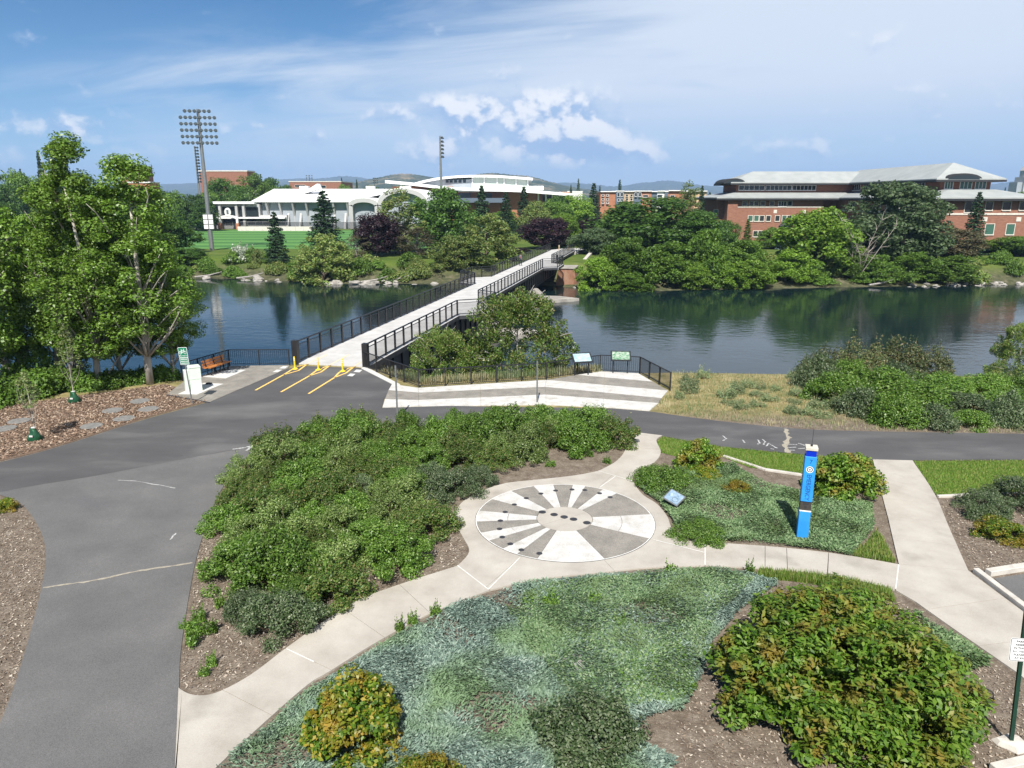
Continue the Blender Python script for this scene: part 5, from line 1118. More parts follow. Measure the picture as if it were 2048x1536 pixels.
def hip(mb, x0, x1, y0, y1, z0, z1, run, t=.22, mi=0):
    """sloping roof ring from eave rectangle up to inner rectangle (run inwards)"""
    r = min(run, (x1 - x0) / 2 - .01, (y1 - y0) / 2 - .01)
    a = [(x0, y0), (x1, y0), (x1, y1), (x0, y1)]; c_ = [(x0 + r, y0 + r), (x1 - r, y0 + r), (x1 - r, y1 - r), (x0 + r, y1 - r)]
    V = [(*q, z0) for q in a] + [(*q, z1) for q in c_] + [(*q, z0 - t) for q in a]
    mb.add(V, [(0, 1, 5, 4), (1, 2, 6, 5), (2, 3, 7, 6), (3, 0, 4, 7), (4, 5, 6, 7), (8, 11, 10, 9), (0, 8, 9, 1), (1, 9, 10, 2), (2, 10, 11, 3), (3, 11, 8, 0)], mi)
hall = thing('brick_hall', (52, 180, -.6), 'long red brick campus hall with two tiers of pale metal roof', 'building')
hx, hy, hz_ = 52, 180, -.6
def hb(name, x0, x1, y0, y1, z0, z1, m): return MB().box(x0, x1, y0, y1, z0, z1).build(name, m, hall)
hb('wall', 53, 75.5, 180, 199, -1.2, 9.5, m_brick); hb('wall', 75.5, 80, 183.2, 199, -1.2, 9.5, m_brick); hb('wall', 50.5, 53, 182.6, 199, -1.2, 9.5, m_brick); hb('pilaster', 52.2, 54.6, 179.4, 182.5, -1.2, 9.3, m_brick)
hb('wall', 80, 98.5, 140, 200, -1.2, 9.45, m_brick)
hb('wall', 55.5, 84.29, 184.6, 196, 9.4, 13.0, m_brick); hb('wall', 84.3, 94.2, 147, 197, 9.4, 12.95, m_brick)
for q in ((49.2, 90, 178.6, 200.5, 9.62, 10.9, 6.2), (78.6, 99.9, 138.6, 201.4, 9.60, 11.1, 6.0)):
    mb = MB(); hip(mb, *q); r_ = mb.build('lower_roof', m_roof, hall); mb = MB(); mb.box(q[0] - .05, q[1] + .05, q[2] - .05, q[3] + .05, q[4] - .62, q[4] - .23); mb.build('fascia', m_fascia, r_).location = (0, 0, 0)
    r_.children[-1].location = (0, 0, 0)
for q in ((53.5, 95, 182.6, 198, 13.2, 16.0, 7.6), (82.4, 96.0, 145.2, 198.8, 13.15, 16.4, 6.7)):
    mb = MB(); hip(mb, *q); r_ = mb.build('upper_roof', m_roof, hall); MB().box(q[0] - .05, q[1] + .05, q[2] - .05, q[3] + .05, q[4] - .6, q[4] - .23).build('fascia', m_fascia, r_); r_.children[-1].location = (0, 0, 0)
hb('stone_band', 52.9, 75.6, 179.9, 180.02, 7.25, 7.5, m_stone); hb('stone_band', 79.9, 98.6, 139.9, 140.02, 6.4, 6.75, m_stone); hb('stone_band', 79.88, 80.02, 140.1, 182, 6.4, 6.75, m_stone)
for cx_, yy, ww in ((87.7, 145.6, 3.6), (54.5, 183.2, 2.6)):
    mb = MB(); pr = [(cx_ + ww * math.cos(a), 13.0 + 1.15 * math.sin(a)) for a in np.linspace(0, math.pi, 15)]; mb.prism(pr + [(cx_ - ww, 12.9), (cx_ + ww, 12.9)], yy - .35, yy + 8, 'y'); d_ = mb.build('barrel_dormer', m_fascia, hall)
    pr = [(cx_ + (ww - .5) * math.cos(a), 13.0 + .8 * math.sin(a)) for a in np.linspace(0, math.pi, 11)]; g_ = MB().prism(pr, yy - .42, yy - .36, 'y').build('dormer_glass', glass, hall)
def hwin(px, py0, py1, Y, wpx, pane=glass, mull=0, frame=m_stone):
    x, z1 = Zp(px, py0, Y); _, z0 = Zp(px, py1, Y); w = wpx * Y * 1.03 / F
    window(hall, Vector((x - w / 2, Y - .012, z0)) - Vector((hx, hy, hz_)), 0, w, z1 - z0, pane, frame, mull)
for px in (1490, 1503, 1513, 1526, 1544, 1580): hwin(px, 402.5, 411, 180, 7.5)
hwin(1565, 403, 412, 180, 14, mull=3, frame=m_bwhite)
for k, px in enumerate((1501, 1513, 1524, 1537, 1555, 1569, 1579, 1593)): hwin(px, 431.5, 442, 180, 8, glass_g if k in (0, 1, 5, 7) else glass)
for px in (1511, 1521): hwin(px, 462, 473, 180, 8)
hwin(1432, 420, 431, 182.6, 7, glass_g)
for a, b_, n in ((1480, 1527, 5), (1534, 1581, 6), (1587, 1630, 6)): hwin((a + b_) / 2, 371.5, 380, 184.6, b_ - a, mull=n, frame=m_bwhite)
for y0 in (152.5, 159.5, 166.5, 173.5, 180.5, 187): window(hall, Vector((84.288, y0 + 5.2, 11.35)) - Vector((hx, hy, hz_)), R(-90), 5.2, 1.25, glass, m_bwhite, 5)
for y0 in (143, 149, 155, 161, 167, 173): window(hall, Vector((79.988, y0 + 3.2, 7.4)) - Vector((hx, hy, hz_)), R(-90), 3.2, 1.3, glass, m_stone, 3); window(hall, Vector((79.988, y0 + 3, 3.2)) - Vector((hx, hy, hz_)), R(-90), 2.4, 1.5, glass, m_stone, 2)
for x0, w in ((85.2, 1.5), (88.2, 2.2), (91.2, 2.0)): window(hall, Vector((x0, 146.988, 11.3)) - Vector((hx, hy, hz_)), 0, w, 1.35, glass_g, m_bwhite, 3)
for x0, z0, w, h in ((85.5, 6.9, 1.9, 2.1), (89.4, 7.3, 1.3, 1.5), (92.6, 7.3, 1.5, 1.5), (95.8, 7.3, 1.2, 1.5), (90.0, 2.8, 1.6, 1.9), (94, 2.8, 1.5, 1.9)): window(hall, Vector((x0, 139.988, z0)) - Vector((hx, hy, hz_)), 0, w, h, glass_g if z0 < 5 else glass)
for x0 in (89.2, 95.6): MB().box(x0, x0 + .9, 139.93, 140.01, 5.2, 6.0).build('stone_plaque', m_stone, hall)
for x0 in (65.6, 72.6): MB().box(x0 - 2, x0 - 1.2, 179.93, 180.01, 5.9, 6.7).build('stone_plaque', m_stone, hall)

# ---- white vaulted gymnasium
gY = 250.0
def gz(py, Y=gY): return Zp(0, py, Y)[1]
def gxx(px, py=400, Y=gY): return Zp(px, py, Y)[0]
gym = thing('vaulted_gymnasium', (gxx(600), gY, -.6), 'white-roofed concrete gymnasium with scalloped vault ends behind the sports field', 'building')
def gb(name, x0, x1, y0, y1, z0, z1, m, bev=0): return MB().box(x0, x1, y0, y1, z0, z1).build(name, m, gym)
xl, xr, ze, zr = gxx(514), gxx(700), gz(401.5), gz(376)
gb('wall', xl + 1.5, xr, gY, gY + 50, -1, ze - .5, m_bpan)
mb = MB(); mb.add([(xl - 1, gY - 2.4, ze), (xr + .8, gY - 2.4, ze), (gxx(800), gY + 26, zr), (gxx(500), gY + 26, zr), (xl - 10, gY + 24, ze), (xl - 1, gY - 2.4, ze - .45), (xr + .8, gY - 2.4, ze - .45), (gxx(800), gY + 52, ze), (gxx(470), gY + 52, ze), (xl, gY + 1, ze - .45), (xr, gY + 1, ze - .45)], [(0, 1, 2, 3), (0, 3, 4), (0, 5, 6, 1), (3, 2, 7, 8), (4, 3, 8), (5, 9, 10, 6)]); mb.build('main_roof', m_wroof, gym)
# vault ends: scalloped barrels
def arch(px0, px1, pya, pyb, depth, nm):
    x0, x1 = gxx(px0), gxx(px1); za, zb = gz(pya), gz(pyb); c_ = (x0 + x1) / 2; w = (x1 - x0) / 2
    cur = [(c_ - w * math.cos(a), zb + (za - zb) * math.sin(a) ** .9) for a in np.linspace(0, math.pi, 21)]
    inn = [(c_ - (w - 1.3) * math.cos(a), zb - .5 + (za - zb - .8) * math.sin(a) ** .9) for a in np.linspace(0, math.pi, 21)]
    mb = MB()
    for (a, b_), (c2, d2) in zip(zip(cur, cur[1:]), zip(inn, inn[1:])):
        mb.add([(a[0], gY - 2.6, a[1]), (b_[0], gY - 2.6, b_[1]), (d2[0], gY - 2.6, d2[1]), (c2[0], gY - 2.6, c2[1]), (c2[0], gY - .2, c2[1]), (d2[0], gY - .2, d2[1])], [(0, 1, 2, 3), (3, 2, 5, 4)])
    for x in (x0, x1 - 1.3): mb.box(x, x + 1.3, gY - 2.6, gY - .2, -1, zb)
    mb.build('arch_rib', m_bconc, gym)
    mb = MB()
    for a, b_ in zip(cur, cur[1:]): mb.add([(a[0], gY - 2.62, a[1] + .25), (b_[0], gY - 2.62, b_[1] + .25), (b_[0], gY + depth, b_[1] + .25), (a[0], gY + depth, a[1] + .25), (a[0], gY - 2.62, a[1]), (b_[0], gY - 2.62, b_[1])], [(0, 1, 2, 3), (0, 4, 5, 1)])
    mb.build('vault_roof', m_wroof, gym)
    MB().prism(inn + [(x1 - 1.3, -1), (x0 + 1.3, -1)], gY - .15, gY + .4, 'y').build('end_wall', m_bpan, gym)
arch(700, 759, 396.5, 410, 16, 'a'); arch(757, 858, 377.5, 410, 48, 'b')
zt = ze - .5
fin = MB().add([(-.3, -2.2, 0), (.3, -2.2, 0), (.3, 0, 0), (-.3, 0, 0), (-.3, 0, -4.6), (.3, 0, -4.6)], [(0, 1, 2, 3), (0, 3, 4), (1, 5, 2), (0, 4, 5, 1), (3, 2, 5, 4)]).mesh('eave_fin', m_bconc)
but = MB().add([(-.35, -3.0, 0), (.35, -3.0, 0), (.35, 0, 0), (-.35, 0, 0), (-.35, 0, 5.5), (.35, 0, 5.5)], [(0, 3, 2, 1), (0, 4, 3), (1, 2, 5), (0, 1, 5, 4), (3, 4, 5, 2)]).mesh('buttress', m_bconc)
for px in (512, 535, 561, 587, 614, 641, 668, 696): put('eave_fin', fin, gym, Vector((gxx(px), gY, zt)) - gym.location)
for px in (575, 600, 668, 690): put('buttress', but, gym, Vector((gxx(px), gY, -1)) - gym.location)
for px in (535, 561, 587, 614, 641, 668): gb('panel_joint', gxx(px) - .12, gxx(px) + .12, gY - .1, gY + .02, -1, zt, m_bconc)
mb = MB(); fx0, fx1 = gxx(577), gxx(618); mb.prism([(fx0, gz(391, 262)), (fx1, gz(368, 270)), (fx1 + .6, gz(378, 270))], gY + 12, gY + 16, 'y'); mb.build('roof_monitor', m_wroof, gym)
wx0, wx1 = gxx(425), gxx(522)
gb('wing_wall', wx0, wx1, gY - 2, gY + 20, -1, gz(408), m_bconc); gb('wing_roof', wx0 - .5, wx1 - 1, gY - 4, gY + 21, gz(407.5), gz(403), m_wroof)
for z0p, z1p in ((433, 414), (447, 437)): gb('dark_glazing', gxx(432), gxx(519 if z0p == 433 else 572), gY - 2.12, gY - 1.98, gz(z0p), gz(z1p), glass)
gb('canopy', gxx(430), gxx(574), gY - 4, gY - 1.9, gz(436.6), gz(434), m_wroof); gb('entry_block', gxx(522), gxx(575), gY - 1.97, gY + 1, -1, gz(430), m_bconc)
for px in (445, 478, 492): gb('column', gxx(px) - .4, gxx(px) + .4, gY - 3.4, gY - 2.2, -.8, gz(405), m_bconc)
for x_, w_ in ((560, 3), (705, 3), (778, 4)): gb('roof_unit', gxx(x_), gxx(x_) + w_, gY + 24, gY + 27, zr - .4, zr + 1.0, m_bwhite)

# ---- arena with curved roofs
aY = 300.0
def az_(py): return Zp(0, py, aY)[1]
def ax_(px): return Zp(px, 380, aY)[0]
arena = thing('arena_building', (ax_(960), aY, -.6), 'arena with sweeping white curved roofs and brick walls behind the trees', 'building')
def slabroof(pts, th, y0, y1, m, nm):
    q = crom([(ax_(a), az_(b_)) for a, b_ in pts], 4); mb = MB(); mb.prism(q + [(x, z - th) for x, z in reversed(q)], y0, y1, 'y'); return mb.build(nm, m, arena)
slabroof([(776, 361), (830, 366), (900, 374), (960, 377), (1040, 379), (1145, 387)], 1.1, aY - 6, aY + 34, m_wroof, 'lower_roof'); slabroof([(815, 369), (860, 357.5), (905, 351.5), (950, 349.5), (1000, 350.5), (1066, 355.5)], .9, aY + 2, aY + 30, m_wroof, 'upper_roof')
def ab(name, px0, px1, y0, y1, py0, py1, m): return MB().box(ax_(px0), ax_(px1), y0, y1, az_(py0), az_(py1)).build(name, m, arena)
ab('wall', 785, 905, aY, aY + 30, 440, 373, m_brick2); ab('wall', 905, 1140, aY, aY + 30, 440, 384, m_brick2); ab('clerestory_wall', 845, 945, aY + 4, aY + 26, 378, 359.5, m_bpan)
ab('clerestory_wall', 945, 1056, aY + 4, aY + 26, 380, 354, mat('pale_glazing', (.46, .52, .47), rough=.25))
for px in (890, 898, 907, 916, 925): ab('clerestory_window', px, px + 6, aY + 3.9, aY + 4.02, 365, 356.5, glass)
for px in (943, 967, 993, 1007, 1031, 1055): ab('clerestory_mullion', px, px + 2, aY + 3.6, aY + 3.98, 377, 353.5, m_wroof)
for px in (917, 960, 1085, 1110): ab('dark_window', px, px + 24, aY - .15, aY - .02, 402, 386, glass)
for px in (1075, 1090, 1103, 1118): ab('white_column', px, px + 3, aY - 2, aY - 1.2, 430, 384, m_bwhite)
ab('canopy', 905, 1012, aY - 9, aY - .05, 405, 396, m_bgrey); ab('low_block', 1055, 1088, aY + 4.05, aY + 20, 380, 371.5, m_wroof); ab('brick_band', 800, 868, aY - .2, aY - .02, 386.5, 385.5, m_stone)

# ---- other blocks
def block(name, label, px0, px1, py, Y, depth, m, cap=m_bwhite, base=-.6, wins=()):
    x0, zt_ = Zp(px0, py, Y); x1, _ = Zp(px1, py, Y); t = thing(name, ((x0 + x1) / 2, Y, base), label, 'building')
    MB().box(x0, x1, Y, Y + depth, base - .5, zt_).build('wall', m, t); MB().box(x0 - .2, x1 + .2, Y - .2, Y + depth + .2, zt_, zt_ + .5).build('parapet', cap, t)
    for px, pya, pyb, wpx in wins:
        x, za = Zp(px, pya, Y); _, zb = Zp(px, pyb, Y); w = wpx * Y / F; window(t, Vector((x - w / 2, Y - .012, zb)) - t.location, 0, w, za - zb, glass, m_stone)
    return t
block('brick_block', 'plain red brick block with white parapet between the poplars and the floodlight tower', 238, 282, 333, 330, 10, m_brick, wins=[(252, 350, 358, 7), (268, 350, 358, 7)])
block('brick_block', 'long windowless red brick block beyond the floodlight tower', 398, 494, 343, 340, 10, m_brick, cap=m_stone)
block('brick_block', 'lower orange brick block seen through the poplar crowns', 255, 300, 366, 300, 8, m_brick2, wins=[(268, 376, 386, 8), (285, 376, 386, 8)])
block('tan_block', 'small tan building behind the trees at the left picture edge', 34, 64, 371, 280, 20, m_tan)
block('brick_block', 'low brick building rising behind the white gymnasium roof', 578, 682, 364, 420, 30, m_brick, cap=m_stone, wins=[(600, 370, 374, 20), (640, 371, 376, 22)])
block('small_brick_house', 'small orange house block beside the conifer at left', 78, 96, 350, 300, 15, m_brick2)
ap = None; Ya = 350
apt = thing('apartment_row', (Zp(1320, 400, Ya)[0], Ya, -.6), 'row of brick, tan and white apartment blocks below the blue hills', 'building')
for px0, px1, py, m in ((1201, 1232, 384, m_brick2), (1232, 1249, 383, m_bgrey), (1249, 1268, 383.5, m_tan), (1268, 1284, 383, m_bgrey), (1284, 1304, 383, m_brick2), (1304, 1315, 384, m_bgrey), (1315, 1330, 383, m_bwhite), (1330, 1337, 384, m_bgrey), (1337, 1366, 382, m_brick2), (1366, 1390, 383, m_brick), (1390, 1415, 383, m_tan)):
    x0, zt_ = Zp(px0, py, Ya); x1, _ = Zp(px1, py, Ya); MB().box(x0 + .02, x1 - .02, Ya + random.uniform(0, 1.2), Ya + 18, -1, zt_).build('facade', m, apt); MB().box(x0, x1, Ya - .1, Ya + 18.2, zt_, zt_ + .4).build('coping', m_bwhite, apt)
def apwin(px, py0, py1, wpx, frame=m_bwhite):
    x, z1 = Zp(px, py0, Ya); _, z0 = Zp(px, py1, Ya); w = wpx * Ya / F; window(apt, Vector((x - w / 2, Ya - .02, z0)) - apt.location, 0, w, z1 - z0, glass, frame)
for py in (389, 397, 404): [apwin(px, py, py + 3, 4) for px in (1206, 1215)]
for px in (1237, 1244, 1272, 1280): apwin(px, 385.5, 393, 4)
for py in (389, 397): [apwin(px, py, py + 4, 4, m_stone) for px in (1254, 1263)]
apwin(1291, 390, 394, 10); apwin(1319.5, 389.5, 395, 9); apwin(1345, 390.5, 395, 8); [apwin(px, 398, 402, 4) for px in (1237, 1244)]; apwin(1323, 401, 405, 5)
Yt = 600; xt, _ = Zp(2044, 390, Yt); ct = thing('concrete_tower', (xt + 2, Yt, -.6), 'tall pale concrete tower far off at the right picture edge', 'tower')
MB().box(-6, 6, -6, 6, -1, 26).build('shaft', m_bconc, ct, local=True); MB().box(-10, -6.02, -4, 6, -1, 22).build('annex', m_bpan, ct, local=True); MB().box(-4, 4, -4, 4, 26, 31).build('crown_stage', m_bconc, ct, local=True); MB().prism([(-4.5, 31), (4.5, 31), (0, 38)], -4, 4, 'y').build('cap', m_bconc, ct, local=True)
for px, py, Y, lab in ((100, 391, 330, 'grey flat roofed shed beyond the conifer'), (1150, 384, 420, 'low white roofed building between conifers left of the apartments')):
    block('low_building', lab, px - 15, px + 15, py, Y, 14, m_bwhite)

# ---- sports field and its furniture
def field_mat():
    m, N, L, b = newmat('mown_field'); g = N.new('ShaderNodeNewGeometry'); s = N.new('ShaderNodeSeparateXYZ'); L.new(g.outputs[0], s.inputs[0])
    a = N.new('ShaderNodeMath'); a.operation = 'MULTIPLY'; L.new(s.outputs[1], a.inputs[0]); a.inputs[1].default_value = math.pi / 6.2
    q = N.new('ShaderNodeMath'); q.operation = 'SINE'; L.new(a.outputs[0], q.inputs[0]); r = ramp(N, [(.42, (.040, .135, .020)), (.58, (.085, .215, .040))]); mr = N.new('ShaderNodeMapRange'); L.new(q.outputs[0], mr.inputs[0]); mr.inputs[1].default_value = -1; L.new(mr.outputs[0], r.inputs[0]); L.new(r.outputs[0], b.inputs['Base Color']); b.inputs['Roughness'].default_value = .9; return m
sheet('sports_field', [(-118, 150), (-18, 150), (-18, 236), (-118, 240)], -.590, field_mat())
def mk(name, label, cat, px, Y): x, _ = Zp(px, 450, Y); return thing(name, (x, Y, -.6), label, cat)
ga = mk('entrance_arch', 'small brick and white entrance arch with an emblem at the far edge of the field', 'arch', 458, 243)
for x in (-2.9, 2.9): MB().box(x - .5, x + .5, -.5, .5, 0, 2.0).build('brick_pillar', m_brick2, ga, local=True); MB().box(x - .35, x + .35, -.35, .35, 2.0, 3.6).build('pillar_shaft', m_bwhite, ga, local=True)
pr = [(3.2 * math.cos(a), 3.5 + 1.1 * math.sin(a)) for a in np.linspace(0, math.pi, 13)]; pin = [(2.7 * math.cos(a), 3.45 + .7 * math.sin(a)) for a in np.linspace(math.pi, 0, 13)]
MB().prism(pr + pin, -.25, .25, 'y').build('arch_band', m_bwhite, ga, local=True); MB().prism([(1.3 * math.cos(a) * .8, 5.6 + 1.35 * math.sin(a)) for a in np.linspace(0, 2 * math.pi, 17)[:-1]], -.2, .2, 'y').build('emblem_disc', m_bwhite, ga, local=True); MB().box(-.35, .35, -.27, -.2, 4.9, 6.3).build('emblem_mark', m_bgrey, ga, local=True)
fw = mk('field_wall', 'low pale wall along the far edge of the sports field', 'wall', 545, 232)
for k in range(9): MB().box(-11 + k * 2.6, -8.44 + k * 2.6, -.2, .2, -.2, 1.35).build('wall_panel', m_stone, fw, local=True)
cf = mk('chain_link_fence', 'grey chain link fence between field and gymnasium', 'fence', 520, 244.5)
for k in range(25): MB().tube([(-24 + k * 2.5, 0, -.2), (-24 + k * 2.5, 0, 2.4)], .05, 6).build('post', m_galv, cf, local=True)
MB().tube([(-24, 0, 2.4), (36, 0, 2.4)], .04, 6).build('rail', m_galv, cf, local=True); MB().box(-24, 36, -.01, .01, .05, 2.38).build('mesh_panel', m_screen, cf, local=True)
# floodlights
m_lamp = mat('floodlight_housing', (.04, .05, .055), rough=.4, coords='obj'); m_lens = mat('floodlight_glass', (.05, .065, .07), rough=.15, coords='obj')
lh = MB().lathe((0, 0, 0), [(.12, -.25), (.30, -.05), (.34, .2)], 10).mesh('lamp_head', m_lamp); lg = MB().lathe((0, 0, 0), [(.31, .19), (.31, .22)], 10).mesh('lamp_glass', m_lens)
def floodlight(px, top, base_px, Y, rows, cols, pitch, rz, label, pole_r=.42, dy=1.15, boxes=False):
    x, zt_ = Zp(px, top, Y); z = -.6; t = thing('floodlight_tower', (x, Y, z), label, 'floodlight', rz=rz); h = zt_ - z
    MB().lathe((0, 0, 0), [(pole_r * 1.1, -.2), (pole_r, h * .4), (pole_r * .55, h)], 12).build('pole', m_galv, t, local=True)
    for r_ in range(rows):
        zz_ = h - .4 - r_ * dy; n = cols - (2 if r_ == 0 and cols > 4 else 0)
        a_ = MB().bar((-(n - 1) * pitch / 2 - .2, -.35, zz_), ((n - 1) * pitch / 2 + .2, -.35, zz_), .12).build('crossarm', m_galv, t, local=True)
        for k in range(n):
            hd = put('lamp_head', lh, t, ((k - (n - 1) / 2) * pitch, -.6, zz_ - .1), (R(58), 0, 0)); put('lamp_glass', lg, hd)
    if boxes:
        for k in range(6): MB().box(-.9 + (k % 2) * 1.0, -.1 + (k % 2) * 1.0, -.62, -.44, 4.2 + (k // 2) * .95, 5.0 + (k // 2) * .95).build('control_box', m_bwhite, t, local=True)
        MB().box(-.9, .9, -.45, -.35, 4.1, 7.0).build('box_rack', m_galv, t, local=True)
floodlight(395, 218, 418, 146, 6, 8, .88, R(8), 'tall grey floodlight tower with six rows of lamps beside the field', boxes=True)
floodlight(389, 292, 400, 240, 12, 2, .9, R(70), 'farther floodlight tower seen edge-on behind the tall one', pole_r=.4, dy=.95)
floodlight(880, 272, 880, 205, 6, 2, .75, R(75), 'floodlight pole with lamps on one side in front of the arena roof', pole_r=.38, dy=.98)
floodlight(618, 350, 618, 430, 4, 3, 1.5, R(20), 'small distant floodlight pole above the low brick building', pole_r=.3, dy=1.2); floodlight(749, 355, 749, 430, 3, 3, 1.4, R(50), 'small distant floodlight pole right of the low brick building', pole_r=.3, dy=1.2)
floodlight(1861, 330, 1861, 330, 4, 4, 1.3, R(60), 'distant floodlight cluster rising above the brick hall roof', pole_r=.3, dy=1.2)
floodlight(2046, 400, 2046, 160, 2, 2, .5, R(40), 'slim lamp pole among the conifers at the right picture edge', pole_r=.12, dy=.5)

# ================================================================== FAR BANK TREES
def ft(key, px, top, wpx, Y, name, label, group, cat='tree', sink=.1):
    x, zt_ = Zp(px, top, Y); z = ground_z(x, Y); r = wpx * Y * 1.03 / F / 2 * 1.12
    return grow(key, name, label, cat, (x, Y, z - sink), max(1.0, zt_ - z) * 1.04, r, group=group)
rf = random.Random(77)
G1, G2, G3 = 'broadleaf trees on the far bank', 'conifers on the far bank', 'shoreline bushes on the far bank'
for key, px, top, w, Y, lab in (
    ('bright0', 60, 430, 120, 132, None), ('mid0', 140, 420, 110, 136, None), ('mid1', 235, 415, 110, 138, None), ('dark0', 320, 430, 120, 140, None), ('olive0', 20, 470, 90, 126, None), ('bright1', 115, 490, 80, 126, None), ('mid0', 200, 490, 90, 127, None), ('mid1', 285, 500, 80, 126, None), ('dark1', 365, 495, 80, 128, None),
    ('plum0', 752, 425, 90, 131, 'dark plum-leaved tree with bare lower trunks near the gymnasium arches'), ('thin_olive', 795, 378, 75, 136, 'thin pale-stemmed tree in front of the big gymnasium arch'), ('thin_brown', 832, 455, 75, 126, 'half-dead brownish tree with bare twigs on the far bank'), ('thin_brown', 712, 470, 60, 127, 'sparse brownish tree beside the round willow'), ('dark1', 880, 378, 120, 142, 'dark green tree below the single floodlight pole'), ('mid1', 800, 450, 80, 140, None),
    ('olive1', 1075, 402, 60, 182, None), ('bright1', 1130, 425, 60, 158, None), ('bright0', 1150, 390, 80, 212, None), ('plum0', 1092, 433, 92, 150, 'round dark purple plum tree left of the far bridge end'), ('plum1', 1188, 435, 78, 166, 'round dark purple plum tree behind the greyish bush at the far bridge end'), ('mid0', 1110, 400, 70, 195, None), ('plum1', 1040, 495, 40, 138, 'small purple shrub tree beside the bridge railing'),
    ('dark0', 1312, 396, 215, 142, 'broad dark green tree towering in front of the apartments'), ('dark1', 1395, 425, 110, 136, None), ('mid1', 1240, 420, 90, 160, None), ('bright0', 1215, 430, 70, 175, None),
    ('thin_olive', 1380, 366, 48, 186, 'tall narrow poplar rising left of the brick hall'), ('bright1', 1975, 478, 150, 138, 'spreading bright tree by the small clearing'), ('mid0', 2050, 470, 110, 132, None), ('mid1', 2030, 420, 80, 168, None), ('brown0', 1905, 455, 110, 122, 'olive-brown dense tree right of the grey-green poplar'), ('dark0', 1700, 440, 120, 142, None), ('mid0', 1745, 470, 90, 136, None)):
    ft(key, px, top, w, Y, 'broadleaf_tree', lab or {'b': 'bright green broadleaf tree on the far bank', 'm': 'mid green broadleaf tree on the far bank', 'd': 'dark green broadleaf tree on the far bank', 'o': 'olive broadleaf tree on the far bank'}[key[0]], None if lab else G1 + ' ' + key[:-1])
for key, px, top, w, Y, lab in (('low_olive', 640, 468, 138, 116, 'big round olive willow bush overhanging the far water edge'), ('low_olive', 970, 428, 140, 122, 'tall yellow-olive willow left of the far bridge end'), ('low_olive', 905, 470, 100, 120, 'lower olive willow next to the half-dead tree'), ('grey0', 1190, 455, 95, 136, 'greyish green tree beside the pale wing wall'),
    ('low_bright0', 1225, 505, 120, 109, None), ('low_mid0', 1300, 480, 170, 112, None), ('low_bright1', 1370, 500, 130, 110, None), ('low_mid1', 1455, 468, 150, 113, None), ('low_bright0', 1500, 520, 100, 111, None), ('low_bright1', 1640, 418, 175, 116, 'tall bright green maple bulging over the water'), ('low_grey', 1805, 366, 215, 121, 'largest grey-green poplar in front of the brick hall'), ('low_mid0', 1870, 500, 150, 119, None), ('low_bright0', 1590, 500, 100, 113, None), ('low_mid1', 1730, 500, 110, 116, None), ('low_bright1', 1420, 530, 110, 108, None), ('low_mid0', 1260, 545, 90, 106.5, None)):
    if not lab: Y = interp((px - 1024) / F * 110, SHORE) + (1.2 if top > 500 else 3.5)
    many = [(px, w * .9, 0)] if lab or w < 105 else [(px - w * .26, w * .62, rf.uniform(-8, 14)), (px + w * .24, w * .66, rf.uniform(-8, 14))]
    for px2, w2, dt in many:
        ft(key, px2, top + dt, w2, Y + (rf.uniform(-1, 2.5) if len(many) > 1 else 0), 'waterside_tree', lab or ('light green low-branching tree leaning over the far water' if 'bright' in key else 'deeper green low-branching tree leaning over the far water'), None if lab else 'waterside trees ' + key[:-1])
for key, px, top, w, Y, lab in (('spruce', 75, 304, 30, 262, 'lone dark conifer breaking the skyline at left'), ('pine', 118, 288, 46, 230, 'tall conifer behind the highest poplar'), ('pine', 547, 424, 66, 124, 'slim young pine standing on the shore before the field'), ('pine', 645, 382, 95, 152, 'irregular dark pine in front of the gymnasium wall'), ('pine', 963, 372, 58, 192, None), ('spruce', 1012, 386, 52, 182, None), ('pine', 1048, 374, 52, 196, None), ('spruce', 1188, 368, 48, 232, None), ('spruce', 1405, 373, 30, 188, 'small pointed spruce touching the brick hall roof'), ('spruce', 1960, 386, 58, 134, 'dark pointed spruce before the right end of the brick hall'), ('spruce', 2012, 410, 60, 150, None), ('blue_spruce', 1572, 436, 62, 150, 'pale blue spruce behind the bright maple'), ('cypress', 1497, 438, 22, 152, 'narrow columnar cypress before the brick hall'), ('pine', 1240, 360, 24, 420, None), ('pine', 1157, 358, 18, 430, None), ('pine', 1200, 372, 16, 440, None), ('spruce', 2011, 376, 14, 420, None), ('pine', 1142, 370, 16, 410, None), ('spruce', 683, 357, 14, 470, None), ('spruce', 713, 360, 14, 470, None), ('spruce', 40, 340, 24, 280, None), ('pine', 1420, 385, 30, 210, None), ('pine', 1135, 400, 40, 200, None)):
    ft(key, px, top, w, Y, 'conifer_tree', lab or 'dark green conifer among the trees beyond the river', 'cat' and (None if lab else G2))
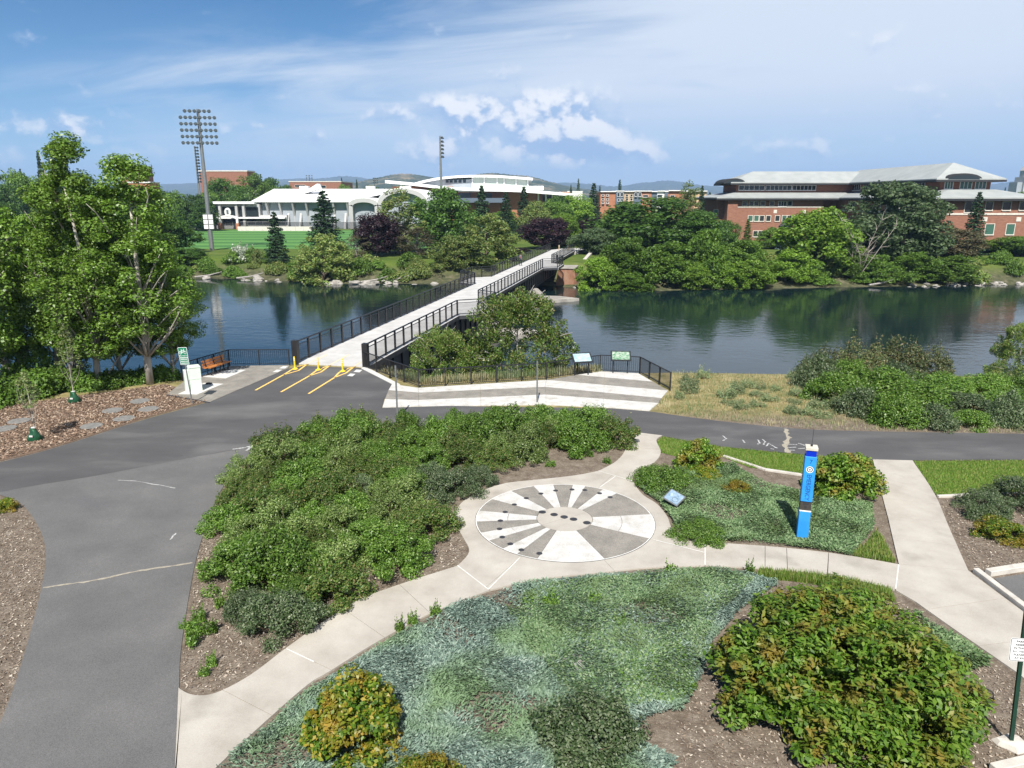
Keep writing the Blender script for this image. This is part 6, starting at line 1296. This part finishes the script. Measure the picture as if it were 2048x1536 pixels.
for px, top, w, Y in ((255, 372, 70, 225), (300, 378, 70, 230), (345, 382, 60, 232), (385, 390, 60, 235), (190, 375, 70, 230), (405, 398, 50, 230), (1450, 440, 60, 150), (1550, 455, 60, 150), (30, 340, 70, 240), (10, 370, 60, 220), (60, 385, 60, 240), (150, 350, 80, 260), (225, 380, 70, 250), (440, 358, 75, 262), (500, 350, 80, 275), (545, 358, 60, 285), (470, 372, 60, 255), (415, 380, 50, 255), (575, 372, 40, 300), (330, 385, 70, 250), (690, 370, 40, 380), (740, 372, 50, 380), (1165, 405, 60, 240), (1270, 415, 60, 230), (1430, 400, 50, 230), (1985, 395, 60, 300), (2035, 385, 60, 300), (2060, 400, 70, 220), (1995, 415, 60, 240), (1120, 392, 60, 260), (1010, 420, 60, 210), (940, 430, 60, 220), (920, 450, 70, 170), (1160, 450, 60, 185)):
    ft('dark%d' % rf.randrange(2) if rf.random() < .6 else 'mid%d' % rf.randrange(2), px, top, w, Y, 'background_tree', 'background tree with dense green crown ' + ('near the left brick blocks' if px < 380 else ('behind the gymnasium' if px < 760 else ('between arena and apartments' if px < 1350 else 'beside the brick hall'))), 'background trees ' + str(int(px > 380) + int(px > 760) + int(px > 1350)))
ft('pale_flower', 482, 486, 50, 128, 'flowering_bush', 'pale flowering bush at the edge of the sports field', None, 'bush')
for k in range(116):
    px = rf.uniform(-40, 870) if k < 66 else rf.uniform(1190, 2110); x0 = (px - 1024) / F * 122; s = interp(x0, SHORE); Y = s + rf.uniform(1.5, 9); x = (px - 1024) / F * Y * 1.03
    grow(rf.choice(('shore', 'shore', 'shore_olive')), 'shore_bush', 'wild green bush on the far shore ' + ('below the sports field' if px < 900 else 'below the brick hall'), 'bush', (x, Y, ground_z(x, Y) - .15), rf.uniform(1.0, 2.6), rf.uniform(1.4, 2.8), group=G3 + (' left' if px < 900 else ' right'))
dk = thing('dead_tree', (*[Zp(1718, 520, 112.5)[0], 112.5], ground_z(Zp(1718, 520, 112.5)[0], 112.5)), 'bleached bare branches of a dead tree between maple and poplar', 'tree'); mb = MB(); rt = random.Random(3); tips = []
for k in range(9):
    e = Vector((rt.uniform(-4, 4), rt.uniform(-3, 0), rt.uniform(4.5, 9.5))); pts = limb(mb, (0, 0, -.2), e, .07, .02, .12, 5, 5)
    for j in range(9): q = pts[rt.randrange(2, 6)]; limb(mb, q, q + Vector((rt.uniform(-1.6, 1.6), rt.uniform(-1.6, .6), rt.uniform(-.2, 1.8))), .035, .008, .15, 3, 4)
mb.build('branches', mat('bleached_wood', (.42, .37, .32), coords='obj'), dk, local=True)
# boulders and driftwood on the far shore
m_rock = mat('river_rock', [(.3, (.20, .185, .165)), (.6, (.34, .32, .29)), (.8, (.46, .44, .41))], scale=1.2, rough=.95, bump=.4, bscale=6)
rocks = []
for k in range(5):
    bm = bmesh.new(); bmesh.ops.create_icosphere(bm, subdivisions=2, radius=1); rr = random.Random(k)
    ph = [rr.uniform(0, 6) for _ in range(6)]
    for v in bm.verts: c_ = v.co; v.co = c_ * (1 + .22 * math.sin(3 * c_.x + ph[0]) * math.cos(2.5 * c_.y + ph[1]) + .15 * math.sin(5 * c_.z + ph[2] + 3 * c_.x)); v.co.z *= .62
    me = bpy.data.meshes.new('boulder'); bm.to_mesh(me); bm.free(); me.materials.append(m_rock); rocks.append(me)
for k in range(110):
    px = rf.uniform(-30, 900) if k < 62 else (rf.uniform(1140, 1200) if k < 72 else rf.uniform(1780, 2090)); x0 = (px - 1024) / F * 118; s = interp(x0, SHORE); Y = s + rf.uniform(-.9, 1.3); x = (px - 1024) / F * Y * 1.03; r_ = rf.uniform(.25, .8) if px < 1000 else rf.uniform(.2, .5)
    o = put('boulder', rocks[k % 5], None, (x, Y, ground_z(x, Y) + r_ * .15), (rf.uniform(-.2, .2), rf.uniform(-.2, .2), rf.uniform(0, 6)), (r_ * 1.3, r_, r_)); tag(o, 'pale weathered boulder lying at the far waterline', 'boulder', 'boulders along the far shore')
for k, (px, Y) in enumerate(((440, 121), (520, 119), (760, 113.5), (800, 114), (1740, 109.5))):
    x = (px - 1024) / F * Y * 1.03; z = ground_z(x, Y); mb = MB(); mb.tube([(x - 2.2, Y - .6, z + .3), (x, Y, z + .55), (x + 2.0, Y + .3, z + 1.1)], [.16, .13, .05], 6); o = mb.build('driftwood_log', bark_grey); tag(o, 'bleached driftwood log stranded on the far shore', 'log', 'driftwood on the far shore')
for k in range(14):   # near bank stones under the river tree
    x = rf.uniform(-6, 4); Y = rf.uniform(41, 45); r_ = rf.uniform(.25, .6); o = put('boulder', rocks[k % 5], None, (x, Y, ground_z(x, Y) + .1), (0, 0, rf.uniform(0, 6)), (r_ * 1.2, r_, r_)); tag(o, 'pale stone on the near bank below the footbridge', 'boulder', 'stones below the near bridge end')

# ================================================================== HILLS AND AIR
def hill_mat(name, a, b_, c_): return mat(name, [(.38, a), (.5, b_), (.62, c_)], scale=.012, rough=1, detail=10, fine=.35, fscale=.05)
hm1 = hill_mat('near_hill', (.022, .042, .014), (.05, .065, .024), (.24, .18, .10)); hm2 = hill_mat('far_hill', (.030, .050, .020), (.05, .068, .028), (.10, .10, .05))
def ridge(name, D, prof, m, run=.35, amp=4):
    pts = crom(prof, 12); V, Fq = [], []; nn = len(pts); rows = 9; rr = random.Random(int(D))
    for j in range(rows):
        t = j / (rows - 1); Y = D * (1 - run * t)
        for i, (px, py) in enumerate(pts):
            x, z = Zp(px, py, D); z = max(z, -5)
            hh = (z + 5) * (1 - t) ** 1.25 - 5 + rr.uniform(-amp, amp) * (.5 if j == 0 else 1) * (1 - t)
            V.append((x * (1 - .12 * t), Y, hh))
    for j in range(rows - 1):
        for i in range(nn - 1): Fq.append((j * nn + i, j * nn + i + 1, (j + 1) * nn + i + 1, (j + 1) * nn + i))
    back = len(V); V += [(x * 1.2, D * 1.3, -8) for x, _, _ in V[:nn]]
    for i in range(nn - 1): Fq.append((back + i, back + i + 1, i + 1, i))
    tag(put(name, mesh_np(name, np.array(V), np.array(Fq), m)), kind='structure')
ridge('hill', 2600, [(560, 398), (640, 384), (690, 369), (730, 361), (770, 352), (800, 347.5), (840, 350), (880, 358), (915, 357), (950, 349), (985, 346), (1020, 349), (1060, 353), (1100, 363), (1150, 375), (1230, 386), (1330, 394), (1400, 398)], hm1, amp=3)
ridge('hill', 7000, [(-900, 392), (-300, 380), (60, 372), (300, 368), (520, 362), (590, 357), (650, 356), (690, 352), (740, 358), (800, 368), (1050, 374), (1130, 365), (1190, 369), (1230, 373), (1270, 367), (1300, 364), (1335, 361), (1370, 365), (1410, 371), (1500, 376), (1700, 382), (1850, 382), (1930, 377), (1990, 368), (2050, 361), (2200, 350), (2600, 358), (3400, 385)], hm2, amp=9)
hz_b = MB().box(-9400, 9400, -3400, 9400, -7, 330).build('haze', plain('haze', (.6, .7, .9))); tag(hz_b, kind='stuff'); hz_b['label'] = 'thin blue summer haze in the air'; hz_b['category'] = 'haze'
hm = hz_b.data.materials[0]; N = hm.node_tree.nodes; L = hm.node_tree.links; N.clear(); o_ = N.new('ShaderNodeOutputMaterial'); v_ = N.new('ShaderNodeVolumePrincipled'); v_.inputs['Color'].default_value = (.40, .60, .95, 1); v_.inputs['Density'].default_value = 1.4e-4; L.new(v_.outputs[0], o_.inputs['Volume'])
